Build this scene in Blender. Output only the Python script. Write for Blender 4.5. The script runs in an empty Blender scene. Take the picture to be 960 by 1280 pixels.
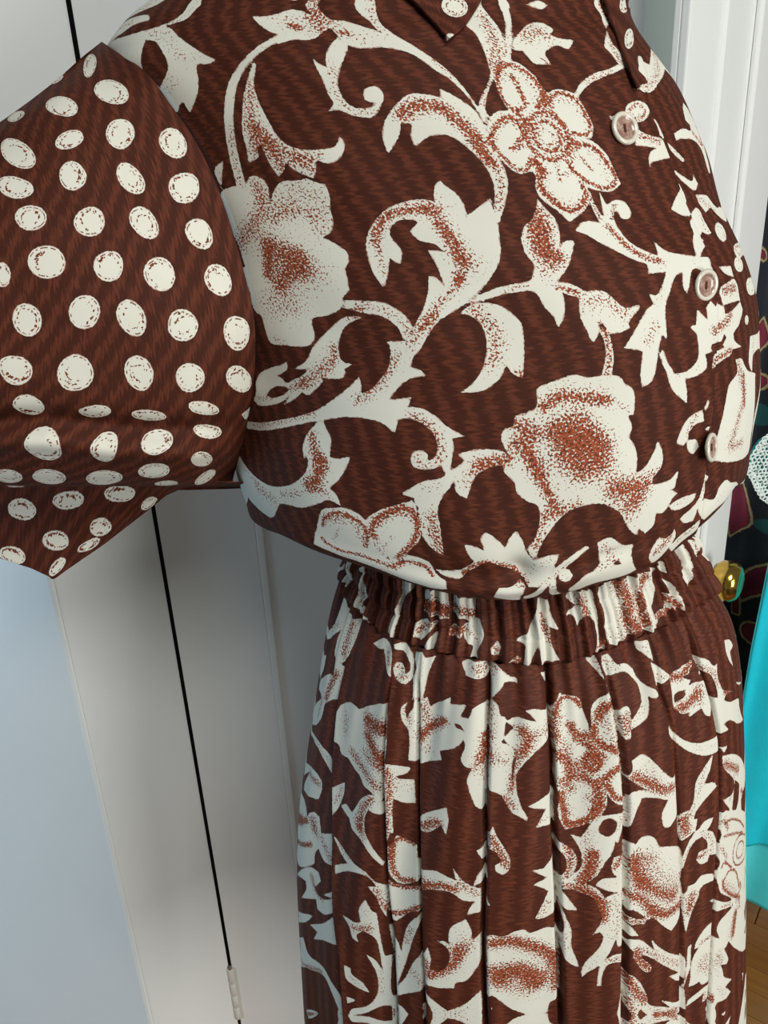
import bpy, bmesh, math, random
import numpy as np
from mathutils import Vector, Matrix
random.seed(4)
C = bpy.context.scene.collection
scene = bpy.context.scene
# ---------------------------------------------------------------- camera
PITCH, ROLL = math.radians(21.0), math.radians(3.0)
cd = bpy.data.cameras.new('camera'); cam = bpy.data.objects.new('camera', cd); C.objects.link(cam)
_c, _s = math.cos(PITCH), math.sin(PITCH)
FWD = Vector((0, _c, -_s)); UP0 = Vector((0, _s, _c)); R0 = Vector((1, 0, 0))
RGT = R0*math.cos(ROLL)-UP0*math.sin(ROLL); UPV = R0*math.sin(ROLL)+UP0*math.cos(ROLL)
CAMP = Vector((0, 0, 1.42))
M = Matrix((RGT, UPV, -FWD)).transposed().to_4x4(); M.translation = CAMP
cam.matrix_world = M
cd.sensor_fit = 'AUTO'; cd.sensor_width = 36.0; cd.lens = 961.0*36.0/1280.0
cd.clip_start = .02; cd.dof.use_dof = False
scene.camera = cam
# ---------------------------------------------------------------- light
world = bpy.data.worlds.new('room_light'); scene.world = world; world.use_nodes = True
bg = world.node_tree.nodes['Background']; bg.inputs[0].default_value = (.98, 1.0, .98, 1); bg.inputs[1].default_value = .16
def area(name, loc, target, size, sizey, power, col):
    l = bpy.data.lights.new(name, 'AREA'); l.shape = 'RECTANGLE'; l.size = size; l.size_y = sizey; l.energy = power; l.color = col
    o = bpy.data.objects.new(name, l); C.objects.link(o); o.location = loc
    o.rotation_euler = (Vector(target)-Vector(loc)).to_track_quat('-Z', 'Y').to_euler(); return o
area('window_daylight', (2.0, -1.35, 1.12), (0.1, .8, .9), 1.0, 1.2, 48, (1.0, .985, .95))
area('front_fill', (.9, -1.7, 3.2), (0.0, .9, 1.1), 1.2, 1.0, 56, (.98, 1.0, .98))  # added fill lamp, high in front, lifting the doors and dress
area('window_skylight', (-2.3, .40, .45), (-.8, 1.1, .6), 1.0, .9, 13, (.36, .69, 1.0))
scene.view_settings.view_transform = 'Standard'; scene.view_settings.look = 'None'
scene.view_settings.exposure = -0.07; scene.view_settings.gamma = 1.0
scene.view_settings.use_curve_mapping = False
FLOOR_Z = -.12

# ---------------------------------------------------------------- node helpers
class NT:
    def __init__(s, name):
        s.m = bpy.data.materials.new(name); s.m.use_nodes = True; s.t = s.m.node_tree
        s.b = s.t.nodes['Principled BSDF']
    def link(s, a, b): s.t.links.new(a, b)
    def put(s, sock, v):
        if hasattr(v, 'is_output') or hasattr(v, 'links'): s.link(v, sock)
        else: sock.default_value = v
    def math(s, op, a, b=0.0, c=None, clamp=False):
        n = s.t.nodes.new('ShaderNodeMath'); n.operation = op; n.use_clamp = clamp
        s.put(n.inputs[0], a); s.put(n.inputs[1], b)
        if c is not None: s.put(n.inputs[2], c)
        return n.outputs[0]
    def step(s, x, lo, hi):
        n = s.t.nodes.new('ShaderNodeMapRange'); n.interpolation_type = 'SMOOTHSTEP'
        s.put(n.inputs['Value'], x); s.put(n.inputs['From Min'], lo); s.put(n.inputs['From Max'], hi)
        return n.outputs['Result']
    def mix(s, f, a, b, typ='MIX'):
        n = s.t.nodes.new('ShaderNodeMix'); n.data_type = 'RGBA'; n.blend_type = typ
        s.put(n.inputs['Factor'], f); s.put(n.inputs['A'], a); s.put(n.inputs['B'], b)
        for i in n.inputs:
            if i.type == 'RGBA' and i.name == 'A': s.put(i, a)
            if i.type == 'RGBA' and i.name == 'B': s.put(i, b)
        for o in n.outputs:
            if o.type == 'RGBA': return o
    def attr(s, name, vec=False):
        n = s.t.nodes.new('ShaderNodeAttribute'); n.attribute_name = name
        return n.outputs['Vector' if vec else 'Fac']
    def vmul(s, v, k):
        n = s.t.nodes.new('ShaderNodeVectorMath'); n.operation = 'MULTIPLY'; s.put(n.inputs[0], v); n.inputs[1].default_value = k
        return n.outputs[0]
    def noise(s, v, scale=1.0, detail=2.0, rough=.5, dist=0.0):
        n = s.t.nodes.new('ShaderNodeTexNoise'); s.put(n.inputs['Vector'], v)
        n.inputs['Scale'].default_value = scale; n.inputs['Detail'].default_value = detail
        n.inputs['Roughness'].default_value = rough; n.inputs['Distortion'].default_value = dist
        return n.outputs['Fac']
    def coord(s, which='Object'):
        n = s.t.nodes.new('ShaderNodeTexCoord'); return n.outputs[which]
    def bump(s, h, strength, dist):
        n = s.t.nodes.new('ShaderNodeBump'); n.inputs['Strength'].default_value = strength; n.inputs['Distance'].default_value = dist
        s.put(n.inputs['Height'], h); s.link(n.outputs[0], s.b.inputs['Normal'])
def rgb(h, k=1.0):
    f = lambda c: ((c/255.0)/12.92 if c <= 10 else ((c/255.0+.055)/1.055)**2.4)*k
    return (f(int(h[0:2], 16)), f(int(h[2:4], 16)), f(int(h[4:6], 16)), 1)
def plain(name, col, rough=.5, metal=0.0, var=.06, scale=18.0, bump=0.0, spec=.5):
    n = NT(name); v = n.noise(n.coord(), scale, 4)
    c = n.mix(v, tuple(x*(1-var) for x in col[:3])+(1,), tuple(min(1, x*(1+var)) for x in col[:3])+(1,))
    n.link(c, n.b.inputs['Base Color']); n.b.inputs['Roughness'].default_value = rough; n.b.inputs['Metallic'].default_value = metal
    n.b.inputs['Specular IOR Level'].default_value = spec
    if bump: n.bump(n.noise(n.coord(), scale*6, 3), bump, .002)
    return n.m
CREAM, RUST, RUST_D = rgb('DFDDCF'), rgb('9E4E30'), rgb('52261A')
BROWN_D, BROWN_L = rgb('411E12'), rgb('613020')
def print_material(name, dots=False, dark=BROWN_D, light=BROWN_L, period=.0125, jag=330.0, rough=.72):
    n = NT(name)
    mot, shd, cl, wv = n.attr('motif'), n.attr('shade'), n.attr('cloth', True), n.attr('weave', True)
    # ikat ground: broken bands whose edges are jagged along the weave
    jagn = n.noise(n.vmul(wv, (40.0, jag, 0.0)), 1.0, 2.0, .6)
    sx = n.t.nodes.new('ShaderNodeSeparateXYZ'); n.link(wv, sx.inputs[0])
    ph = n.math('ADD', n.math('MULTIPLY', sx.outputs[0], 2*math.pi/period), n.math('MULTIPLY', n.math('SUBTRACT', jagn, .5), 7.0))
    band = n.math('SINE', ph)
    dashn = n.noise(n.vmul(wv, (150.0, jag*1.25, 0.0)), 1.0, 2.0, .55)
    mixn = n.math('ADD', dashn, n.math('MULTIPLY', band, .17))
    lf = n.step(mixn, .38, .78)
    fine = n.noise(n.vmul(wv, (140.0, 1100.0, 0.0)), 1.0, 2.0)
    lf = n.math('ADD', lf, n.math('MULTIPLY', n.math('SUBTRACT', fine, .5), .55), clamp=True)
    ground = n.mix(lf, dark, light)
    # cream motif with a slightly ragged printed edge
    edge = n.noise(cl, 420.0, 2.0)
    m2 = n.math('ADD', mot, n.math('MULTIPLY', n.math('SUBTRACT', edge, .5), 1.5))
    inm = n.step(m2, -.22, .22)
    grain = n.noise(cl, 640.0 if not dots else 420.0, 1.5, .6)
    thr = n.math('SUBTRACT', .725, n.math('MULTIPLY', shd, .38))
    st = n.step(n.math('SUBTRACT', grain, thr), -.012, .03)
    st = n.math('MULTIPLY', st, n.step(shd, .02, .06))
    dk = n.math('MULTIPLY', n.step(n.noise(cl, 520.0, 1.5), .49, .58), .8)
    if dots:
        dash = n.step(n.noise(cl, 330.0, 1.0), .50, .56)
        r1 = n.math('MULTIPLY', n.step(mot, 1.0, 1.5), n.math('SUBTRACT', 1.0, n.step(mot, 1.9, 2.5)))
        st = n.math('MAXIMUM', st, n.math('MULTIPLY', r1, dash))
        dk = n.math('MAXIMUM', dk, .55)
    ink = n.mix(dk, RUST, RUST_D)
    tone = n.noise(cl, 60.0, 2.0)
    cream = n.mix(tone, tuple(x*.95 for x in CREAM[:3])+(1,), CREAM)
    figure = n.mix(st, cream, ink)
    # faint rust outline where the colours meet
    rim = n.math('MULTIPLY', n.math('MULTIPLY', n.step(m2, -.05, .1), n.math('SUBTRACT', 1.0, n.step(m2, .35, .8))), n.step(n.noise(cl, 150.0, 1.0), .45, .6))
    figure = n.mix(n.math('MULTIPLY', rim, .55), figure, RUST)
    col = n.mix(inm, ground, figure)
    n.link(col, n.b.inputs['Base Color'])
    n.b.inputs['Roughness'].default_value = rough
    n.b.inputs['Specular IOR Level'].default_value = .16
    n.b.inputs['Sheen Weight'].default_value = .0; n.b.inputs['Sheen Roughness'].default_value = .4
    sxc = n.t.nodes.new('ShaderNodeSeparateXYZ'); n.link(cl, sxc.inputs[0])
    wt = n.math('MULTIPLY', n.math('SINE', n.math('MULTIPLY', sxc.outputs[0], 9000.0)), n.math('SINE', n.math('MULTIPLY', sxc.outputs[1], 9000.0)))
    n.bump(n.math('ADD', n.math('MULTIPLY', wt, .25), n.noise(cl, 90.0, 3.0)), .12, .0015)
    return n.m

# ---------------------------------------------------------------- object helpers
def mesh_obj(name, verts, faces, mat, parent=None, smooth=False):
    me = bpy.data.meshes.new(name); me.from_pydata([tuple(v) for v in verts], [], faces); me.update()
    me.materials.append(mat)
    if smooth: me.polygons.foreach_set('use_smooth', [True]*len(me.polygons))
    o = bpy.data.objects.new(name, me); C.objects.link(o)
    if parent: o.parent = parent
    return o
def bm_obj(name, bm, mat, parent=None, smooth=False):
    bmesh.ops.recalc_face_normals(bm, faces=bm.faces)
    me = bpy.data.meshes.new(name); bm.to_mesh(me); bm.free(); me.materials.append(mat)
    if smooth: me.polygons.foreach_set('use_smooth', [True]*len(me.polygons))
    o = bpy.data.objects.new(name, me); C.objects.link(o)
    if parent: o.parent = parent
    return o
def tag(o, label=None, cat=None, group=None, kind=None):
    for k, v in (('label', label), ('category', cat), ('group', group), ('kind', kind)):
        if v: o[k] = v
    return o
def empty(name, loc):
    o = bpy.data.objects.new(name, None); C.objects.link(o); o.location = loc; o.empty_display_size = .05; return o
def prism(name, foot, z0, z1, mat, parent=None, bevel=.002, seg=2):
    """vertical slab over a footprint polygon (world xy)"""
    bm = bmesh.new(); vs = [bm.verts.new((x, y, z0)) for x, y in foot]; f = bm.faces.new(vs)
    r = bmesh.ops.extrude_face_region(bm, geom=[f])
    for v in r['geom']:
        if isinstance(v, bmesh.types.BMVert): v.co.z = z1
    if bevel: bmesh.ops.bevel(bm, geom=bm.edges[:], offset=bevel, segments=seg, affect='EDGES', profile=.6)
    return bm_obj(name, bm, mat, parent, False)
def slab(name, a, b, n, z0, z1, t0, t1, mat, parent=None, bevel=.002):
    """slab along a->b in plan, standing from t0 to t1 along the outward normal n"""
    a, b, n = Vector(a), Vector(b), Vector(n)
    return prism(name, [tuple(a+n*t0), tuple(b+n*t0), tuple(b+n*t1), tuple(a+n*t1)], z0, z1, mat, parent, bevel)
def lathe(profile, seg=32):
    bm = bmesh.new(); rings = []
    for r, h in profile:
        rings.append([bm.verts.new((r*math.cos(2*math.pi*k/seg), r*math.sin(2*math.pi*k/seg), h)) for k in range(seg)] if r > 1e-6 else [bm.verts.new((0, 0, h))])
    for A, B in zip(rings[:-1], rings[1:]):
        for k in range(seg):
            l = (k+1) % seg
            if len(A) == 1 and len(B) > 1: bm.faces.new((A[0], B[k], B[l]))
            elif len(B) == 1 and len(A) > 1: bm.faces.new((A[k], A[l], B[0]))
            elif len(A) > 1: bm.faces.new((A[k], A[l], B[l], B[k]))
    return bm
def place(o, loc, normal):
    o.location = loc; o.rotation_mode = 'QUATERNION'; o.rotation_quaternion = Vector(normal).to_track_quat('Z', 'Y')

# ---------------------------------------------------------------- setting: closet doors, wall, floor
paint = NT('white_gloss_paint')
_v = paint.noise(paint.coord(), 5.0, 4)
paint.link(paint.mix(_v, rgb('E8EAE7'), rgb('F0F1EE')), paint.b.inputs['Base Color'])
paint.b.inputs['Roughness'].default_value = .38; paint.b.inputs['Specular IOR Level'].default_value = .4
paint.bump(paint.noise(paint.coord(), 42.0, 4, .6), .10, .004)
PAINT = paint.m
WALLM = plain('shaded_plaster', rgb('CBD8D3'), .8, var=.05)
GAPM = plain('painted_gap_shade', rgb('1A1512'), .9)
ZT = 2.15
def door(name, a, b, n, mouldings, label=None, thick=.034):
    """door leaf: body slab plus raised mouldings given as (s0, s1, proud)"""
    a, b = Vector(a), Vector(b); d = (b-a).normalized(); n = Vector(n).normalized(); L = (b-a).length
    root = empty(name, (a.x, a.y, FLOOR_Z)); tag(root, kind='structure')
    def part(nm, s0, s1, t0, t1, z0, z1, bev=.002):
        o = slab(nm, a+d*s0, a+d*s1, n, z0, z1, t0, t1, PAINT, None, bev); o.parent = root; o.matrix_parent_inverse = Matrix.Translation(-root.location); return o
    for nm, s0, s1, t0, t1, z0, z1, bev in mouldings: part(nm, s0, s1, t0, t1, z0, z1, bev)
    return root
fz = FLOOR_Z+.012
E = (-.457, .95); G = (-.334, 1.05)
# leaf seen at the far left, turned to the cool window
Av = Vector((-1.2, 1.215))-Vector(E); An = Vector((-Av.y, Av.x)).normalized(); An = An if An.y < 0 else -An
Al = Av.length
door('door_1', E, (-1.2, 1.215), An, [('leaf_panel', .0, Al, -.034, 0, fz, ZT, .006), ('stile', .0, .0001+Al*.001, 0, .0002, fz, fz+.001, 0)][:1])
# narrow leaf between the corner and the dark gap
Bv = Vector(G)-Vector(E); Bn = Vector((Bv.y, -Bv.x)).normalized(); Bl = Bv.length
door('door_2', E, G, Bn, [('leaf_panel', .004, Bl-.002, -.034, 0, fz, ZT, .004)])
# wide leaf behind the dress, with its bead
CX0, CX1, CY = -.3315, .338, 1.05
cd3 = door('door_3', (CX0, CY), (CX1, CY), (0, -1), [
    ('leaf_panel', 0, CX1-CX0, -.034, -.004, fz, ZT, .001),
    ('stile', 0, .141, -.004, 0, fz, ZT, .0015),
    ('bead', .141, .152, -.004, .0012, fz, ZT, .0024),
    ('stile', .52, CX1-CX0, -.004, 0, fz, ZT, .0015),
    ('bead', .51, .52, -.004, .003, fz, ZT, .0022)])
# hinge in the gap
hm = plain('painted_hinge', rgb('D8D6CC'), .4, var=.1, scale=60)
rust_m = plain('worn_hinge_rust', rgb('7A6A58'), .7, var=.2, scale=80)
hr = empty('butt_hinge', (-.3335, 1.046, FLOOR_Z)); hr.parent = cd3; hr.matrix_parent_inverse = Matrix.Translation(-cd3.location)
for k, (z0, z1) in enumerate([(.082, .118), (.050, .080), (.018, .048), (-.014, .016)]):
    bm = lathe([(0, z0), (.0052, z0), (.0060, z0+.0012), (.0060, z1-.0012), (.0052, z1), (0, z1)], 16)
    o = bm_obj('knuckle', bm, hm, hr, True); o.location = (0, 0, -FLOOR_Z)
bm = lathe([(0, .118), (.0038, .118), (.0044, .1215), (.002, .124), (0, .124)], 14)
o = bm_obj('pin_head', bm, rust_m, hr, True); o.location = (0, 0, -FLOOR_Z)
o = slab('hinge_leaf', (.002, -.0005), (.012, -.0005), (0, -1), -.014-FLOOR_Z, .118-FLOOR_Z, 0, .0015, hm, hr, .0004)
# near-black slab painted as the shade inside the gap, and the shaded wall beyond
tag(prism('wall_back', [(-1.7, 1.80), (2.2, 1.80), (2.2, 1.88), (-1.7, 1.88)], FLOOR_Z, 2.45, WALLM, None, 0), kind='structure')
tag(prism('gap_shade_slab', [(-.45, 1.12), (-.25, 1.12), (-.25, 1.14), (-.45, 1.14)], FLOOR_Z, ZT, GAPM, None, 0), kind='structure')
# open door on the right with stiles, recessed panel and brass knob
L4, R4 = Vector((.347, .93)), Vector((.608, 1.25)); d4 = (R4-L4).normalized(); n4 = Vector((d4.y, -d4.x)); W4 = (R4-L4).length
door4 = door('door_4', L4, R4, n4, [
    ('leaf_panel', 0, W4, -.017, -.010, fz, ZT, .001),
    ('stile', 0, .112, -.010, 0, fz, ZT, .002),
    ('bead', .112, .122, -.010, .004, fz, ZT, .004),
    ('stile', .275, W4, -.010, 0, fz, ZT, .004),
    ('rail', .122, .275, -.010, -.001, fz, fz+.22, .002),
    ('rail', .122, .275, -.010, -.001, ZT-.14, ZT, .002)])
bn = NT('polished_brass'); bv = bn.noise(bn.coord(), 60.0, 3)
bn.link(bn.mix(bv, rgb('B8923C'), rgb('D6B560')), bn.b.inputs['Base Color']); bn.b.inputs['Metallic'].default_value = 1.0; bn.b.inputs['Roughness'].default_value = .16
BRASS = bn.m
kr = empty('door_knob', (0, 0, 0)); kr.parent = door4
kc = Vector((.553, 1.12, .838)); kn = Vector((n4.x, n4.y, 0))
kp = kc-kn*.05
def kpart(nm, prof):
    o = bm_obj(nm, lathe(prof, 40), BRASS, kr, True); o.rotation_mode = 'QUATERNION'; o.rotation_quaternion = kn.to_track_quat('Z', 'Y')
    o.location = kp-Vector(door4.location); return o
kpart('rose', [(0, .0), (.030, .0), (.031, .003), (.026, .008), (.014, .011), (0, .011)])
kpart('neck', [(.011, .008), (.010, .016), (.013, .026)])
kpart('grip', [(.013, .025), (.025, .029), (.0325, .039), (.0345, .050), (.0330, .061), (.026, .069), (.017, .072), (.014, .0705), (0, .0700)])
# floorboards
fl = tag(prism('floor', [(-2, -1.8), (2.6, -1.8), (2.6, 1.88), (-2, 1.88)], FLOOR_Z-.03, FLOOR_Z-.004, plain('subfloor', rgb('3A2412'), .9), None, 0), kind='structure')
wn = NT('oak_floor'); wc = wn.coord()
wg = wn.noise(wn.vmul(wc, (3.0, 60.0, 60.0)), 1.0, 5, .6, .4)
oi = wn.t.nodes.new('ShaderNodeObjectInfo')
base = wn.mix(wg, rgb('6E431A'), rgb('A9743A'))
wn.link(wn.mix(wn.math('MULTIPLY', oi.outputs['Random'], .35), base, rgb('5E3A18')), wn.b.inputs['Base Color'])
wn.b.inputs['Roughness'].default_value = .32; wn.bump(wg, .1, .002)
pm = bpy.data.meshes.new('plank'); bm = bmesh.new(); bmesh.ops.create_cube(bm, size=1)
for v in bm.verts: v.co = Vector((v.co.x*.5, v.co.y*.0565, v.co.z*.008))
bmesh.ops.bevel(bm, geom=bm.edges[:], offset=.0012, segments=1, affect='EDGES'); bm.to_mesh(pm); bm.free(); pm.materials.append(wn.m)
pd = Vector((1, -.78)).normalized(); pq = Vector((-pd.y, pd.x)); pa = math.atan2(pd.y, pd.x)
for i in range(-34, 22):
    for j in range(-7, 6):
        p = Vector((.85, 1.2))+pq*(i*.058)+pd*((j+(i % 3)*.31)*.502)
        if not (-1.3 < p.x < 1.8 and .45 < p.y < 1.62): continue
        o = bpy.data.objects.new('plank', pm); C.objects.link(o); o.location = (p.x, p.y, FLOOR_Z-.004); o.rotation_euler.z = pa; o.parent = fl

# ---------------------------------------------------------------- cloth surfaces
def crom(v, t):
    v = np.asarray(v, float); n = len(v)
    i = np.clip(np.floor(t).astype(int), 0, n-2); f = np.clip(t-i, 0, 1)
    if v.ndim > 1: f = f[..., None]
    g = lambda j: v[np.clip(j, 0, n-1)]
    p0, p1, p2, p3 = g(i-1), g(i), g(i+1), g(i+2)
    return .5*(2*p1+(-p0+p2)*f+(2*p0-5*p1+4*p2-p3)*f*f+(-p0+3*p1-3*p2+p3)*f**3)
def sst(x): x = np.clip(x, 0, 1); return x*x*(3-2*x)
UR = 0.2                                  # cloth metres per radian round a tube
class Tube:
    """stack of elliptical rings; cloth coordinates U = angle*UR, V = length down the cloth"""
    def __init__(s, rows, dphi, dz, disp=None):
        s.rows = np.array(rows, float)    # z cx cy a b w
        r = s.rows
        fr = np.stack([r[:, 1], r[:, 2]-r[:, 4], r[:, 0]], -1)
        s.V = np.r_[0, np.cumsum(np.linalg.norm(np.diff(fr, axis=0), axis=1))]
        s.dphi, s.dz, s.disp = np.array(dphi), np.array(dz), disp
    def __call__(s, U, V, disp=True):
        ph = U/UR
        t = np.interp(V, s.V, np.arange(len(s.V)))
        q = crom(s.rows, t)
        z, cx, cy, a, b, w = [q[..., k] for k in range(6)]
        c, sn = np.cos(ph), np.sin(ph)
        z = z + w*np.interp(np.mod(ph, 2*np.pi), s.dphi, s.dz)
        nx, ny = c/a, sn/b; l = np.hypot(nx, ny); nx, ny = nx/l, ny/l
        P = np.stack([cx+a*c, cy+b*sn, z], -1)
        if disp and s.disp is not None:
            d = s.disp(U, V)
            P[..., 0] += nx*d; P[..., 1] += ny*d
        return P
class Patch:
    """smooth sheet through a grid of control points; cloth coordinates along its two sides"""
    def __init__(s, grid, du, dv, disp=None):
        s.g = np.array(grid, float); s.du, s.dv, s.disp = du, dv, disp
        s.U1 = (s.g.shape[0]-1)*du; s.V1 = (s.g.shape[1]-1)*dv
    def __call__(s, U, V, disp=True):
        n0, n1 = s.g.shape[:2]
        a = np.clip(U/s.du, 0, n0-1); b = np.clip(V/s.dv, 0, n1-1)
        i = np.clip(np.floor(a).astype(int), 0, n0-2); f = (a-i)[..., None]
        def rowv(ii):
            ii = np.clip(ii, 0, n0-1)
            j = np.clip(np.floor(b).astype(int), 0, n1-2); h = (b-j)[..., None]
            g = lambda k: s.g[ii, np.clip(k, 0, n1-1)]
            p0, p1, p2, p3 = g(j-1), g(j), g(j+1), g(j+2)
            return .5*(2*p1+(-p0+p2)*h+(2*p0-5*p1+4*p2-p3)*h*h+(-p0+3*p1-3*p2+p3)*h**3)
        p0, p1, p2, p3 = rowv(i-1), rowv(i), rowv(i+1), rowv(i+2)
        P = .5*(2*p1+(-p0+p2)*f+(2*p0-5*p1+4*p2-p3)*f*f+(-p0+3*p1-3*p2+p3)*f**3)
        if disp and s.disp is not None: P = P + s.disp(U, V)
        return P
def line_u(L, V):                          # a crease running down the cloth: U of the crease at V
    L = np.asarray(L); return np.interp(V, L[:, 1], L[:, 0])
def bodice_disp(U, V):
    d = .0018*np.sin(U*34+V*14+1.2)*np.sin(V*23+.6)+.0012*np.sin(U*61-V*37)*np.sin(V*31+2)
    if 'placket' in LINES:
        L = np.asarray(LINES['placket']); x = line_u(L, V)-U
        m = sst((V-L[0, 1]+.03)/.02)
        d = d + m*(.0030*sst((x+.0007)/.0014)-.0040*np.exp(-((x+.0022)/.0016)**2))
    if 'pinch' in LINES:
        for (u, v, su, sv, amp) in LINES['pinch']:
            d = d + amp*np.exp(-((U-u)/su)**2-((V-v)/sv)**2)
    return d
def waist_disp(U, V):
    g = np.sin(U*360+2.2*np.sin(U*47)+V*14)+.7*np.sin(U*640+3*np.sin(U*31+1)+V*22)
    x = V/WAIST_H
    puff = np.abs(np.sin(np.pi*np.clip(x, 0, 1)*3))**.6
    return .0024*g*(.65+.35*puff)+.0030*puff-.001
def skirt_disp(U, V):
    top = np.exp(-V/.05)
    d = (.2+.8*sst((1.14-U)/.08))*top*(.0030*np.sin(U*205+2*np.sin(U*29))+.0016*np.sin(U*390+1.7*np.sin(U*51+2)))
    mid = sst(V/.06)*(.03+.97*sst((U-.66)/.05)*sst((1.10-U)/.08))      # the pleats flatten towards the side seams
    d = d + mid*(.0040*np.sin(U*58+.8*np.sin(U*17)+V*2)+.0028*np.sin(U*103+1+V*3)*np.exp(-V/.5))
    for L, amp in LINES.get('pleats', []):
        L = np.asarray(L); x = U-line_u(L, V)
        m = sst((V-L[0, 1]+.05)/.08)*amp
        d = d + m*(-1.0*np.exp(-(x/.0017)**2)+(.30 if L[0, 0] < 1.03 else 0.0)*np.where(x > 0, np.exp(-(x/.010)**2), -.55*np.exp(-(x/.012)**2)))
    return d

SK_BOT = [[0.68975,0.52885],[0.73989,0.46823],[0.77451,0.42914],[0.79536,0.41558],[0.81445,0.40561],[0.8353,0.38647],[0.85394,0.37131],[0.86992,0.36533],[0.88545,0.36214],[0.90054,0.35975],[0.91563,0.36054],[0.93116,0.36453],[0.94714,0.36573],[0.96178,0.36373],[0.97643,0.36334],[0.9924,0.36812],[1.00927,0.3753],[1.02879,0.38806],[1.05276,0.4104],[1.07495,0.42555],[1.10557,0.45507]]
BO_TOP = [[0.79181,0.15553],[0.81533,0.15922],[0.8353,0.16218],[0.85217,0.16439],[0.8677,0.16587],[0.88235,0.16735],[0.89655,0.16883],[0.9103,0.1703],[0.92362,0.17178],[0.93649,0.17252],[0.94891,0.17363],[0.96134,0.174],[0.97421,0.17437],[0.98752,0.17437],[1.00128,0.174],[1.01592,0.17363],[1.03057,0.17363],[1.04654,0.17326],[1.06341,0.17289],[1.08293,0.17178],[1.10557,0.16993],[1.13086,0.16846]]
SK_U = [0.63871,1.17302]
BO_U = [0.70217,1.1708]
WA_U = [0.67087,1.16284]
PAIS_Z = [1.8,0.02]
TURQ_EDGE = [[0.66369,1.2,0.86318],[0.66138,1.2,0.76336],[0.6581,1.2,0.64128],[0.66025,1.2,0.50169],[0.67352,1.2,0.31183],[0.688,1.2,0.18872],[0.70984,1.2,0.01742]]
TURQ_MID = 0.18872
LACE = [[0.60508,1.2,1.00611],[0.61101,1.2,1.02232],[0.61838,1.2,1.03694],[0.62699,1.2,1.05137],[0.63775,1.2,1.05886],[0.68277,1.2,1.05374],[0.7022,1.2,0.91994],[0.65098,1.2,0.93869],[0.63612,1.2,0.94955],[0.6262,1.2,0.96433],[0.61736,1.2,0.98174],[0.60928,1.2,0.99337]]
BODICE_ROWS = [[1.68,0.08366,0.7,0.09279,0.05568,0.0],[1.64,0.06878,0.7,0.11413,0.06848,0.0],[1.61,0.04982,0.7,0.14572,0.08743,0.0],[1.585,0.03032,0.7,0.17313,0.10392,0.0],[1.565,0.01356,0.7,0.1958,0.11748,0.0],[1.54,0.00877,0.7,0.20971,0.13002,0.0],[1.5,0.03401,0.7,0.21711,0.14329,0.0],[1.46,0.0529,0.7,0.21832,0.15283,0.0],[1.42,0.06778,0.7,0.21794,0.1591,0.0],[1.38,0.08397,0.7,0.22525,0.16894,0.0],[1.34,0.09447,0.7,0.23048,0.17517,0.05],[1.3,0.09887,0.7,0.2325,0.17902,0.2],[1.26,0.1004,0.7,0.23389,0.18243,0.45],[1.22,0.10088,0.7,0.23472,0.18308,0.75],[1.19,0.10465,0.7,0.23171,0.18073,0.92],[1.176,0.1064,0.7,0.22939,0.17892,1.0],[1.166,0.11252,0.7,0.22128,0.1726,1.0],[1.16,0.12215,0.7,0.20854,0.16266,1.0],[1.16,0.13265,0.7,0.19463,0.15181,1.0],[1.168,0.14315,0.7,0.18073,0.14097,1.0]]
WAIST_ROWS = [[1.128,0.13234,0.7,0.1637,0.11906,0.6],[1.108,0.13547,0.7,0.17038,0.12267,0.7333],[1.088,0.13872,0.7,0.17842,0.12846,0.8666],[1.068,0.14014,0.7,0.18727,0.13484,0.9999]]
SKIRT_ROWS = [[1.068,0.14014,0.7,0.18446,0.13281,1.0],[1.045,0.14234,0.7,0.19638,0.14532,0.95],[1.02,0.14276,0.7,0.20518,0.15388,0.85],[0.98,0.14195,0.7,0.21495,0.16336,0.65],[0.93,0.13959,0.7,0.22466,0.17299,0.4],[0.88,0.13697,0.7,0.23337,0.18203,0.2],[0.8,0.13331,0.7,0.24674,0.19246,0.0],[0.72,0.13303,0.7,0.25615,0.19979,0.0],[0.65,0.13481,0.7,0.26246,0.20472,0.0],[0.58,0.13725,0.7,0.26815,0.20916,0.0],[0.52,0.13937,0.7,0.27301,0.21294,0.0],[0.46,0.14155,0.7,0.27781,0.21669,0.0],[0.4,0.14366,0.7,0.28267,0.22049,0.0]]
RING_PHI = [0.0,0.08727,0.17453,0.2618,0.34907,0.43633,0.5236,0.61087,0.69813,0.7854,0.87266,0.95993,1.0472,1.13446,1.22173,1.309,1.39626,1.48353,1.5708,1.65806,1.74533,1.8326,1.91986,2.00713,2.0944,2.18166,2.26893,2.35619,2.44346,2.53073,2.61799,2.70526,2.79253,2.87979,2.96706,3.05433,3.14159,3.22886,3.31613,3.40339,3.49066,3.57792,3.66519,3.75246,3.83972,3.92699,4.01426,4.10152,4.18879,4.27606,4.36332,4.45059,4.53786,4.62512,4.71239,4.79966,4.88692,4.97419,5.06145,5.14872,5.23599,5.32325,5.41052,5.49779,5.58505,5.67232,5.75959,5.84685,5.93412,6.02139,6.10865,6.19592,6.28319]
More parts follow.
